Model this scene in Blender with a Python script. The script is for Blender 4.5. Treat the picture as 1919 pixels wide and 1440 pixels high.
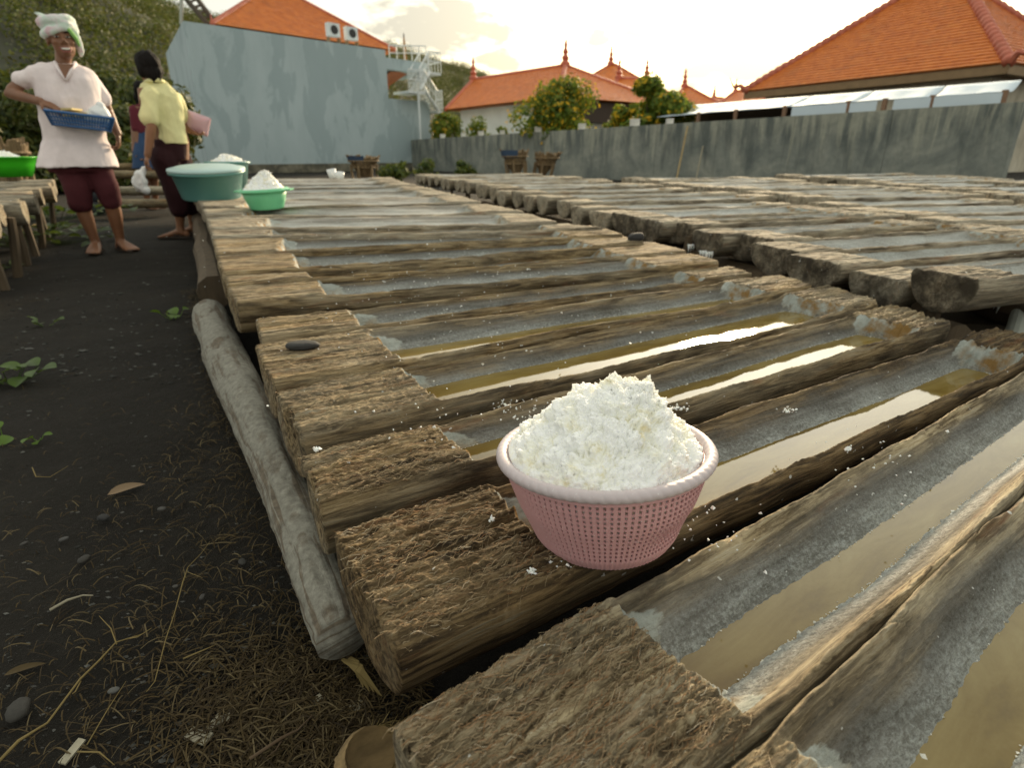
import bpy, bmesh, math, random
import numpy as np
from mathutils import Vector, Matrix
for o in list(bpy.data.objects): bpy.data.objects.remove(o)
SC = bpy.context.scene
COL = SC.collection
R = math.radians
# ---------------------------------------------------------------- camera
CAM_Z = 0.68
FPX, HOR = 1080.0, 290.0                       # focal length and horizon, in pixels of the 1919 x 1440 photograph
PITCH = math.atan((720 - HOR) / FPX)
CP, SP = math.cos(PITCH), math.sin(PITCH)
cam = bpy.data.cameras.new('camera'); camo = bpy.data.objects.new('camera', cam); COL.objects.link(camo)
camo.location = (0, 0, CAM_Z); camo.rotation_euler = (math.pi/2 - PITCH, 0, 0)
cam.sensor_width = 36; cam.lens = 36 * FPX / 1919; cam.clip_start = .02; cam.clip_end = 2000
cam.dof.use_dof = True; cam.dof.focus_distance = .80; cam.dof.aperture_fstop = 5.6
SC.camera = camo
# ---------------------------------------------------------------- world, sun, exposure
SUN_AZ, SUN_EL = R(20), R(15)
w = bpy.data.worlds.new('World'); SC.world = w; w.use_nodes = True
nt = w.node_tree; nt.nodes.clear()
def N(tree, kind, **kw):
    n = tree.nodes.new(kind)
    for k, v in kw.items():
        if k in n.inputs.keys(): n.inputs[k].default_value = v
        else: setattr(n, k, v)
    return n
def math_n(tree, op, a, b=None, c=None):
    n = tree.nodes.new('ShaderNodeMath'); n.operation = op
    for i, v in enumerate((a, b, c)):
        if v is None: continue
        if isinstance(v, (int, float)): n.inputs[i].default_value = v
        else: tree.links.new(v, n.inputs[i])
    return n.outputs[0]
def ramp(tree, fac, stops, interp='LINEAR'):
    n = tree.nodes.new('ShaderNodeValToRGB'); r = n.color_ramp; r.interpolation = interp
    while len(r.elements) > 1: r.elements.remove(r.elements[-1])
    r.elements[0].position = stops[0][0]; r.elements[0].color = (*stops[0][1], 1) if len(stops[0][1]) == 3 else stops[0][1]
    for p_, c_ in stops[1:]:
        e = r.elements.new(p_); e.color = (*c_, 1) if len(c_) == 3 else c_
    if fac is not None: tree.links.new(fac, n.inputs[0])
    return n.outputs[0]
def mixc(tree, fac, a, b, mode='MIX'):
    n = tree.nodes.new('ShaderNodeMix'); n.data_type = 'RGBA'; n.blend_type = mode; n.clamp_factor = True
    for s, v in ((n.inputs[0], fac), (n.inputs[6], a), (n.inputs[7], b)):
        if isinstance(v, (int, float)): s.default_value = v
        elif isinstance(v, tuple): s.default_value = (*v, 1) if len(v) == 3 else v
        else: tree.links.new(v, s)
    return n.outputs[2]
def noise(tree, vec, scale, detail=5, rough=.6, dist=0., out='Fac'):
    n = N(tree, 'ShaderNodeTexNoise'); n.inputs['Scale'].default_value = scale; n.inputs['Detail'].default_value = detail
    n.inputs['Roughness'].default_value = rough; n.inputs['Distortion'].default_value = dist
    if vec is not None: tree.links.new(vec, n.inputs['Vector'])
    return n.outputs[out]
sky = N(nt, 'ShaderNodeTexSky', sky_type='NISHITA', sun_disc=False, sun_elevation=SUN_EL, sun_rotation=SUN_AZ,
        air_density=1.0, dust_density=4.0, ozone_density=1.0, altitude=0.0)
tc = N(nt, 'ShaderNodeTexCoord')
sep = N(nt, 'ShaderNodeSeparateXYZ'); nt.links.new(tc.outputs['Generated'], sep.inputs[0])
zz = math_n(nt, 'ADD', math_n(nt, 'MAXIMUM', sep.outputs['Z'], 0.0), .16)
cx = math_n(nt, 'DIVIDE', sep.outputs['X'], zz); cy = math_n(nt, 'DIVIDE', sep.outputs['Y'], zz)
comb = N(nt, 'ShaderNodeCombineXYZ'); nt.links.new(cx, comb.inputs[0]); nt.links.new(cy, comb.inputs[1])
veil = ramp(nt, noise(nt, comb.outputs[0], .55, 5, .55, .3), [(.28, (.86,)*3), (.7, (.97,)*3)])
# high thin overcast that scatters the low sun forward: whiter and brighter towards the sun, bluish white elsewhere
sd = (math.cos(SUN_EL)*math.sin(SUN_AZ), math.cos(SUN_EL)*math.cos(SUN_AZ), math.sin(SUN_EL))
dot = N(nt, 'ShaderNodeVectorMath', operation='DOT_PRODUCT'); nt.links.new(tc.outputs['Generated'], dot.inputs[0]); dot.inputs[1].default_value = sd
glow = math_n(nt, 'POWER', math_n(nt, 'MAXIMUM', dot.outputs['Value'], 0.0), 13.0)
veilcol = mixc(nt, glow, (4.5, 4.5, 3.95), mixc(nt, ramp(nt, sep.outputs['Z'], [(0.0, (0,)*3), (.30, (1,)*3)]), (25.0, 18.5, 4.6), (25.0, 24.0, 20.0)))
skyc = mixc(nt, veil, sky.outputs[0], veilcol)
# separate small cumulus low over the land, in their own grey cream
# separate cumulus low over the land, each at its own place in the sky (azimuth, elevation, half widths in degrees)
az = math_n(nt, 'ARCTAN2', sep.outputs['X'], sep.outputs['Y']); el = math_n(nt, 'ARCSINE', sep.outputs['Z'])
cv = N(nt, 'ShaderNodeCombineXYZ'); nt.links.new(math_n(nt, 'MULTIPLY', az, 11.), cv.inputs[0]); nt.links.new(math_n(nt, 'MULTIPLY', el, 24.), cv.inputs[1])
edge = math_n(nt, 'MULTIPLY', math_n(nt, 'SUBTRACT', noise(nt, cv.outputs[0], 1.4, 8, .58, .25), .5), 3.4)
cm = None
for a_, e_, wa, we in ((-6.5, 10.2, 6.5, 2.3), (-1.0, 7.6, 2.2, 1.0), (16.3, 9.3, 2.3, 1.1), (11.5, 9.6, 2.4, .6), (7.5, 9.2, 1.4, .9), (9.0, 5.2, 9, 1.0), (-30, 13.5, 7, 2.6), (19, 6.6, 6, .9), (-16, 16.5, 9, 1.3), (-55, 12, 12, 3), (-85, 10, 10, 3), (48, 8, 8, 2), (80, 10, 10, 3), (110, 9, 12, 3), (150, 11, 14, 3), (-120, 9, 12, 3), (-160, 10, 12, 3)):
    dx_ = math_n(nt, 'DIVIDE', math_n(nt, 'SUBTRACT', az, R(a_)), R(wa)); dy_ = math_n(nt, 'DIVIDE', math_n(nt, 'SUBTRACT', el, R(e_)), R(we))
    d2 = math_n(nt, 'ADD', math_n(nt, 'MULTIPLY', dx_, dx_), math_n(nt, 'MULTIPLY', dy_, dy_))
    v_ = math_n(nt, 'SUBTRACT', 1.0, math_n(nt, 'ADD', d2, edge))
    cm = v_ if cm is None else math_n(nt, 'MAXIMUM', cm, v_)
cmr = ramp(nt, cm, [(.0, (0,)*3), (.55, (1,)*3)])
skyc = mixc(nt, math_n(nt, 'MULTIPLY', cmr, .8), skyc, mixc(nt, glow, (2.9, 2.8, 2.4), (4.9, 4.2, 3.0)))
bg = N(nt, 'ShaderNodeBackground'); bg.inputs['Strength'].default_value = .115
out = N(nt, 'ShaderNodeOutputWorld'); nt.links.new(skyc, bg.inputs['Color']); nt.links.new(bg.outputs[0], out.inputs[0])
sl = bpy.data.lights.new('sun', 'SUN'); sl.energy = 3.2; sl.angle = R(7); sl.color = (1.0, .78, .5)
slo = bpy.data.objects.new('sun', sl); COL.objects.link(slo)
slo.rotation_euler = Vector(sd).to_track_quat('Z', 'Y').to_euler(); slo.location = (0, 0, 30)
vs = SC.view_settings; SC.display_settings.display_device = 'sRGB'
vs.view_transform = 'Standard'; vs.look = 'None'; vs.exposure = 0.84; vs.gamma = 1.0; vs.use_curve_mapping = False
# ---------------------------------------------------------------- helpers
def ray(x, y):
    u = (x - 960) / FPX; v = (720 - y) / FPX
    return Vector((u, CP + v*SP, -SP + v*CP))
def at(x, y, z):                                  # where the sight line through a photograph pixel meets height z
    r = ray(x, y); t = (z - CAM_Z) / r.z
    return Vector((r.x*t, r.y*t, z))
def atY(x, y, Y):                                 # ... meets the vertical plane at distance Y
    r = ray(x, y); t = Y / r.y
    return Vector((r.x*t, Y, CAM_Z + r.z*t))
def _h(ix, iy, iz, seed):
    n = (ix*374761393 + iy*668265263 + iz*1274126177 + seed*974634777) & 0xffffffff
    n = ((n ^ (n >> 13)) * 1274126177) & 0xffffffff
    n = (n ^ (n >> 16)) & 0xffffff
    return n / float(0xffffff)
def vn(x, y, z=0., seed=0):                       # value noise, -1..1
    x, y, z = np.broadcast_arrays(np.asarray(x, float), np.asarray(y, float), np.asarray(z, float))
    ix, iy, iz = np.floor(x).astype(np.int64), np.floor(y).astype(np.int64), np.floor(z).astype(np.int64)
    fx, fy, fz = x-ix, y-iy, z-iz
    fx, fy, fz = (a*a*a*(a*(a*6-15)+10) for a in (fx, fy, fz))
    r = 0
    for dx in (0, 1):
        for dy in (0, 1):
            for dz in (0, 1):
                wgt = (fx if dx else 1-fx)*(fy if dy else 1-fy)*(fz if dz else 1-fz)
                r = r + wgt*_h(ix+dx, iy+dy, iz+dz, seed)
    return r*2-1
def fbm(x, y, z=0., seed=0, oct=4, gain=.5):
    s = 0; a = 1; t = 0
    for i in range(oct):
        s = s + a*vn(np.asarray(x)*2**i, np.asarray(y)*2**i, np.asarray(z)*2**i, seed+i*17); t += a; a *= gain
    return s/t
def ss(a, b, x):
    t = np.clip((x-a)/(b-a), 0, 1); return t*t*(3-2*t)
def tag(o, label=None, cat=None, group=None, kind=None):
    for k, v in (('label', label), ('category', cat), ('group', group), ('kind', kind)):
        if v: o[k] = v
    return o
def mesh(name, verts, faces, mat=None, smooth=False):
    me = bpy.data.meshes.new(name)
    v = np.asarray(verts, dtype=np.float32).reshape(-1, 3)
    if isinstance(faces, np.ndarray):
        n, k = faces.shape
        me.vertices.add(len(v)); me.vertices.foreach_set('co', v.ravel())
        me.loops.add(n*k); me.loops.foreach_set('vertex_index', faces.astype(np.int32).ravel())
        me.polygons.add(n); me.polygons.foreach_set('loop_start', np.arange(0, n*k, k, dtype=np.int32))
        me.update(calc_edges=True)
    else:
        me.from_pydata([tuple(map(float, q)) for q in v], [], faces)
    if smooth: me.polygons.foreach_set('use_smooth', np.ones(len(me.polygons), dtype=bool))
    if mat: me.materials.append(mat)
    return me
def link(name, me, parent=None, loc=None, matrix=None):
    o = bpy.data.objects.new(name, me); COL.objects.link(o)
    if parent is not None: o.parent = parent
    if loc is not None: o.location = loc
    if matrix is not None: o.matrix_world = matrix if parent is None else matrix
    return o
def thing(name, label, cat, loc=(0, 0, 0), rot=(0, 0, 0), group=None):
    o = bpy.data.objects.new(name, None); o.empty_display_size = .1; COL.objects.link(o)
    o.location = loc; o.rotation_euler = rot
    return tag(o, label, cat, group)
class MB:
    """collects shapes into ONE mesh"""
    def __init__(s): s.v = []; s.f = []
    def add(s, vs, fs):
        b = len(s.v); s.v += [tuple(p) for p in vs]; s.f += [tuple(i+b for i in f) for f in fs]; return s
    def hexa(s, p):   # 8 points: bottom 4 ccw, top 4 ccw
        return s.add(p, [(3, 2, 1, 0), (4, 5, 6, 7), (0, 1, 5, 4), (1, 2, 6, 5), (2, 3, 7, 6), (3, 0, 4, 7)])
    def box(s, c, d, rz=0., bev=0.):
        x, y, z = (q/2 for q in d); ca, sa = math.cos(rz), math.sin(rz)
        P = []
        for k in (-z, z):
            for i, j in ((-x, -y), (x, -y), (x, y), (-x, y)):
                P.append((c[0]+i*ca-j*sa, c[1]+i*sa+j*ca, c[2]+k))
        return s.hexa(P)
    def tube(s, pts, rad, n=8, cap=True, squash=None):
        pts = [Vector(p) for p in pts]; m = len(pts)
        if not isinstance(rad, (list, tuple)): rad = [rad]*m
        up = Vector((0, 0, 1)); b = len(s.v); prev = None
        for i, p in enumerate(pts):
            d = (pts[min(i+1, m-1)] - pts[max(i-1, 0)]).normalized()
            if prev is None:
                a = d.cross(up)
                if a.length < .05: a = d.cross(Vector((1, 0, 0)))
                a.normalize()
            else:
                a = (prev - d*prev.dot(d)).normalized()
            prev = a; bb = d.cross(a)
            for k in range(n):
                t = 2*math.pi*k/n
                s.v.append(tuple(p + a*math.cos(t)*rad[i] + bb*math.sin(t)*rad[i]))
        for i in range(m-1):
            for k in range(n):
                q = (k+1) % n
                s.f.append((b+i*n+k, b+i*n+q, b+(i+1)*n+q, b+(i+1)*n+k))
        if cap:
            s.f.append(tuple(b+k for k in range(n))[::-1]); s.f.append(tuple(b+(m-1)*n+k for k in range(n)))
        return s
    def lathe(s, prof, n=48, c=(0, 0, 0), close=False):
        b = len(s.v); m = len(prof)
        for r, z in prof:
            for k in range(n):
                t = 2*math.pi*k/n; s.v.append((c[0]+r*math.cos(t), c[1]+r*math.sin(t), c[2]+z))
        for i in range(m-1 if not close else m):
            j = (i+1) % m
            for k in range(n):
                q = (k+1) % n; s.f.append((b+i*n+k, b+i*n+q, b+j*n+q, b+j*n+k))
        return s
    def ell(s, c, r, n=16, m=10, rot=None):
        b = len(s.v); c = Vector(c)
        for i in range(m+1):
            ph = math.pi*i/m
            for k in range(n):
                t = 2*math.pi*k/n
                p = Vector((r[0]*math.sin(ph)*math.cos(t), r[1]*math.sin(ph)*math.sin(t), r[2]*math.cos(ph)))
                if rot is not None: p = rot @ p
                s.v.append(tuple(c+p))
        for i in range(m):
            for k in range(n):
                q = (k+1) % n; s.f.append((b+i*n+k, b+(i+1)*n+k, b+(i+1)*n+q, b+i*n+q))
        return s
    def quad(s, a, b, c, d): return s.add((a, b, c, d), [(0, 1, 2, 3)])
    def obj(s, name, mat, parent=None, origin=None, smooth=False):
        v = np.asarray(s.v, float).reshape(-1, 3)
        if origin is not None: v = v - np.asarray(origin, float)
        me = mesh(name, v, s.f, mat, smooth)
        o = link(name, me, parent)
        if origin is not None and parent is None: o.location = origin
        return o
def remeshed(name, mb, voxel, mat, parent=None, origin=(0, 0, 0), smooth_it=3, post=None):
    """union of the shapes in mb as one continuous skin"""
    me = mesh(name+'_tmp', np.asarray(mb.v, float)-np.asarray(origin, float), mb.f)
    o = bpy.data.objects.new('tmp', me); COL.objects.link(o)
    md = o.modifiers.new('r', 'REMESH'); md.mode = 'VOXEL'; md.voxel_size = voxel; md.use_smooth_shade = True
    if smooth_it:
        sm = o.modifiers.new('s', 'SMOOTH'); sm.iterations = smooth_it; sm.factor = .5
    dg = bpy.context.evaluated_depsgraph_get(); dg.update()
    m2 = bpy.data.meshes.new_from_object(o.evaluated_get(dg)); m2.name = name
    bpy.data.objects.remove(o); bpy.data.meshes.remove(me)
    if post is not None:
        n = len(m2.vertices); co = np.empty(n*3, np.float32); m2.vertices.foreach_get('co', co); co = co.reshape(-1, 3)
        no = np.empty(n*3, np.float32); m2.vertices.foreach_get('normal', no); no = no.reshape(-1, 3)
        co = post(co, no); m2.vertices.foreach_set('co', np.asarray(co, np.float32).ravel()); m2.update()
    m2.materials.clear()
    if mat: m2.materials.append(mat)
    m2.polygons.foreach_set('use_smooth', np.ones(len(m2.polygons), dtype=bool))
    return link(name, m2, parent)
# ---------------------------------------------------------------- materials
def newmat(name):
    m = bpy.data.materials.new(name); m.use_nodes = True
    t = m.node_tree; b = t.nodes['Principled BSDF']
    return m, t, b
def coords(t, scale=(1, 1, 1), src='Object'):
    c = N(t, 'ShaderNodeTexCoord'); mp = N(t, 'ShaderNodeMapping'); mp.inputs['Scale'].default_value = scale
    t.links.new(c.outputs[src], mp.inputs[0]); return mp.outputs[0]
def bump(t, b, h, strength=.4, dist=.01):
    n = N(t, 'ShaderNodeBump'); n.inputs['Strength'].default_value = strength; n.inputs['Distance'].default_value = dist
    t.links.new(h, n.inputs['Height']); t.links.new(n.outputs[0], b.inputs['Normal']); return n
def simple(name, col, rough=.6, var=.15, scale=8., bumpd=0., spec=.5, sss=0., src='Object', stretch=(1, 1, 1), metal=0.):
    m, t, b = newmat(name)
    v = coords(t, stretch, src)
    nz = noise(t, v, scale, 5, .6)
    lo = tuple(c*(1-var) for c in col); hi = tuple(min(1, c*(1+var)) for c in col)
    t.links.new(ramp(t, nz, [(.3, lo), (.7, hi)]), b.inputs['Base Color'])
    b.inputs['Roughness'].default_value = rough; b.inputs['Specular IOR Level'].default_value = spec; b.inputs['Metallic'].default_value = metal
    if sss: b.inputs['Subsurface Weight'].default_value = sss; b.inputs['Subsurface Radius'].default_value = (.01, .006, .004)
    if bumpd: bump(t, b, noise(t, v, scale*4, 6, .65), .5, bumpd)
    return m
def attr(t, name):
    a = N(t, 'ShaderNodeAttribute'); a.attribute_name = name; return a.outputs['Fac']
def wood_mat(name, c_dark, c_mid, c_light, c_grey, grey=.4, salt=(.50, .54, .52), hol_=1.0):
    m, t, b = newmat(name)
    info = N(t, 'ShaderNodeObjectInfo')
    off = N(t, 'ShaderNodeVectorMath', operation='ADD'); c = N(t, 'ShaderNodeTexCoord')
    rv = N(t, 'ShaderNodeCombineXYZ'); t.links.new(math_n(t, 'MULTIPLY', info.outputs['Random'], 37.), rv.inputs[0]); t.links.new(math_n(t, 'MULTIPLY', info.outputs['Random'], 11.), rv.inputs[1])
    t.links.new(c.outputs['Object'], off.inputs[0]); t.links.new(rv.outputs[0], off.inputs[1])
    def vec(s):
        mp = N(t, 'ShaderNodeMapping'); mp.inputs['Scale'].default_value = s; t.links.new(off.outputs[0], mp.inputs[0]); return mp.outputs[0]
    fib = noise(t, vec((7, 95, 95)), 1., 8, .68, .5)
    big = noise(t, vec((2.2, 9, 9)), 1., 5, .6, .6)
    col = ramp(t, fib, [(.33, c_dark), (.455, c_mid), (.57, c_light), (.69, c_grey)])
    gm = ramp(t, big, [(.40, (0,)*3), (.66, (1,)*3)])
    gcol = ramp(t, fib, [(.25, tuple(q*.42 for q in c_grey)), (.55, c_grey), (.8, tuple(min(1, q*1.35) for q in c_grey))])
    gf = math_n(t, 'MULTIPLY', gm, math_n(t, 'ADD', grey, math_n(t, 'MULTIPLY', info.outputs['Random'], .35)))
    col = mixc(t, gf, col, gcol)
    rust = ramp(t, noise(t, vec((4.5, 26, 26)), 1., 5, .6, 1.), [(.58, (0,)*3), (.72, (1,)*3)])
    col = mixc(t, math_n(t, 'MULTIPLY', rust, .55), col, (.23, .105, .045))
    blot = ramp(t, noise(t, vec((3.2, 14, 14)), 1., 6, .65, .8), [(.34, (.38, .36, .34)), (.5, (1, 1, 1)), (.66, (1.18, 1.16, 1.12))])
    col = mixc(t, 1.0, col, blot, 'MULTIPLY')
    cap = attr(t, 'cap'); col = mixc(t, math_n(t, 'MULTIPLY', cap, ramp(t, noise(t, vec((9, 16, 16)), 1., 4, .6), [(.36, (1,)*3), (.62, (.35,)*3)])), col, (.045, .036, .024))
    # hollow: slate grey wet wood with dried salt
    g = attr(t, 'gro'); e = attr(t, 'end'); wet = attr(t, 'wet')
    slate = ramp(t, noise(t, vec((3, 34, 34)), 1., 7, .65, .4), [(p_, tuple(q*hol_ for q in c_)) for p_, c_ in ((.36, (.052, .045, .034)), (.52, (.115, .108, .095)), (.68, (.21, .205, .185)))])
    grain = noise(t, vec((150, 190, 190)), 1., 4, .75)
    patch = noise(t, vec((9, 22, 22)), 1., 5, .6)
    sp = ramp(t, math_n(t, 'ADD', grain, math_n(t, 'MULTIPLY', math_n(t, 'SUBTRACT', patch, .5), .55)), [(.40, (0,)*3), (.68, (1,)*3)])
    saltw = math_n(t, 'MULTIPLY', sp, math_n(t, 'ADD', .10, math_n(t, 'MULTIPLY', wet, .85)))
    slate = mixc(t, math_n(t, 'MULTIPLY', wet, .55), slate, (.28, .295, .275))
    hol = mixc(t, math_n(t, 'MULTIPLY', saltw, .85), slate, salt)
    col = mixc(t, g, col, hol)
    speck = ramp(t, noise(t, vec((60, 75, 75)), 1., 2, .5), [(.735, (0,)*3), (.75, (1,)*3)])
    col = mixc(t, math_n(t, 'MULTIPLY', speck, .75), col, (.72, .74, .72))
    cem = ramp(t, noise(t, vec((14, 30, 30)), 1., 6, .65, .4), [(.3, (.24, .26, .24)), (.5, (.36, .39, .36)), (.75, (.50, .53, .50))])
    stn = math_n(t, 'MULTIPLY', wet, ramp(t, noise(t, vec((16, 20, 20)), 1., 5, .6), [(.42, (0,)*3), (.58, (1,)*3)]))
    cem = mixc(t, stn, cem, (.26, .155, .05))
    edge = ramp(t, math_n(t, 'ADD', e, math_n(t, 'MULTIPLY', math_n(t, 'SUBTRACT', noise(t, vec((22, 60, 60)), 1., 6, .7), .5), .75)), [(.46, (0,)*3), (.54, (1,)*3)])
    col = mixc(t, edge, col, cem)
    t.links.new(col, b.inputs['Base Color'])
    b.inputs['Roughness'].default_value = .82; b.inputs['Specular IOR Level'].default_value = .3
    t.links.new(math_n(t, 'SUBTRACT', .85, math_n(t, 'MULTIPLY', math_n(t, 'MULTIPLY', g, wet), .50)), b.inputs['Roughness'])
    hf = math_n(t, 'ADD', fib, math_n(t, 'MULTIPLY', noise(t, vec((60, 320, 320)), 1., 4, .7), .5))
    hf = math_n(t, 'ADD', math_n(t, 'MULTIPLY', hf, math_n(t, 'SUBTRACT', 1.0, math_n(t, 'MULTIPLY', g, .55))), math_n(t, 'MULTIPLY', math_n(t, 'ADD', grain, noise(t, vec((45, 60, 60)), 1., 4, .7)), math_n(t, 'MULTIPLY', g, .62)))
    bump(t, b, hf, .9, .008)
    return m
M = {}
M['wood'] = wood_mat('palm_wood', (.030, .019, .009), (.135, .092, .044), (.34, .25, .130), (.31, .275, .20))
M['wood_a'] = wood_mat('matted_palm_wood', (.040, .027, .013), (.150, .108, .057), (.42, .335, .20), (.52, .47, .35), .5)
M['wood_b'] = wood_mat('dark_palm_wood', (.018, .010, .004), (.080, .050, .021), (.23, .155, .072), (.22, .185, .12), .25)
M['wood_grey'] = wood_mat('grey_palm_wood', (.055, .045, .030), (.17, .138, .092), (.36, .30, .21), (.40, .365, .285), .6, hol_=2.6)
M['wood_far'] = wood_mat('pale_palm_wood', (.07, .058, .040), (.215, .178, .122), (.40, .34, .245), (.45, .41, .32), .6, hol_=3.4)
# ================================================================ ground
def ground_mat():
    m, t, b = newmat('black_sand')
    v = coords(t)
    n1 = noise(t, v, 2.2, 6, .6); n2 = noise(t, v, 55., 6, .7); n3 = noise(t, v, 400., 2, .5)
    col = ramp(t, n1, [(.3, (.0092, .0080, .0060)), (.55, (.016, .0138, .0104)), (.75, (.027, .0225, .0165))])
    col = mixc(t, ramp(t, n2, [(.5, (0,)*3), (.75, (.6,)*3)]), col, (.028, .025, .020))
    col = mixc(t, ramp(t, n3, [(.70, (0,)*3), (.73, (1,)*3)]), col, (.09, .09, .08))
    t.links.new(col, b.inputs['Base Color']); b.inputs['Roughness'].default_value = .93; b.inputs['Specular IOR Level'].default_value = .2
    bump(t, b, math_n(t, 'ADD', n2, math_n(t, 'MULTIPLY', n3, .5)), .6, .02)
    return m
M['sand'] = ground_mat()
def axis(lo, a, b, hi, fine, coarse):
    return np.unique(np.concatenate([np.linspace(lo, a, coarse), np.arange(a, b, fine), np.linspace(b, hi, coarse)]))
gx = axis(-400, -5.2, 1.6, 400, .035, 14); gy = axis(-60, .1, 8, 400, .035, 14)
GX, GY = np.meshgrid(gx, gy, indexing='ij')
near = ss(-7, -5, GX)*(1-ss(1.6, 3, GX))*ss(-.3, .2, GY)*(1-ss(8, 10, GY))
def gz(x, y): return .012*fbm(x*1.3, y*1.3, 0, 5, 3) + .006*fbm(np.asarray(x)*9, np.asarray(y)*9, 0, 6, 3)
GZ = gz(GX, GY)*near - .006
nxg, nyg = GX.shape
ii = np.arange(nxg-1)[:, None]; jj = np.arange(nyg-1)[None]
gf = np.stack([ii*nyg+jj, (ii+1)*nyg+jj, (ii+1)*nyg+jj+1, ii*nyg+jj+1], -1).reshape(-1, 4)
tag(link('ground', mesh('ground', np.stack([GX, GY, GZ], -1), gf, M['sand'], True)), kind='structure')
# ================================================================ the troughs: half palm trunks hollowed out for drying brine
def brine_mat():
    m, t, b = newmat('brine')
    v = coords(t, (1, 1, 1))
    mp = coords(t, (5, 16, 16))
    n1 = noise(t, mp, 1., 6, .62, .8); n2 = noise(t, v, 190., 3, .6)
    col = ramp(t, n1, [(.28, (.10, .062, .012)), (.45, (.16, .108, .022)), (.62, (.215, .158, .048)), (.8, (.27, .222, .09))])
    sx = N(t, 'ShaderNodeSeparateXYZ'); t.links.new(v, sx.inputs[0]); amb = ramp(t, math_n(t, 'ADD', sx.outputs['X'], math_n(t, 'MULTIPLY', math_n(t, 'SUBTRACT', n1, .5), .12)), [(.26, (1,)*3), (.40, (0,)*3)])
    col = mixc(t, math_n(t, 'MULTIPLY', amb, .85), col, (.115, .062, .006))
    col = mixc(t, math_n(t, 'MULTIPLY', n2, .18), col, (.32, .265, .12))
    t.links.new(col, b.inputs['Base Color'])
    b.inputs['Roughness'].default_value = .035; b.inputs['IOR'].default_value = 1.45
    bump(t, b, noise(t, coords(t, (3, 14, 14)), 1.6, 3, .5), .05, .004)
    return m
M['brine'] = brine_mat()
def fibre_mat():
    m, t, b = newmat('palm_fibre'); gg = N(t, 'ShaderNodeNewGeometry')
    t.links.new(ramp(t, gg.outputs['Random Per Island'], [(0, (.09, .06, .03)), (.35, (.20, .145, .08)), (.7, (.33, .26, .16)), (.9, (.24, .12, .05)), (1, (.42, .37, .27))]), b.inputs['Base Color']); b.inputs['Roughness'].default_value = .8; b.inputs['Specular IOR Level'].default_value = .2
    return m
M['fibre'] = fibre_mat()
M['crust'] = simple('salt_crust', (.74, .74, .66), .6, .1, 60)
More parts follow.
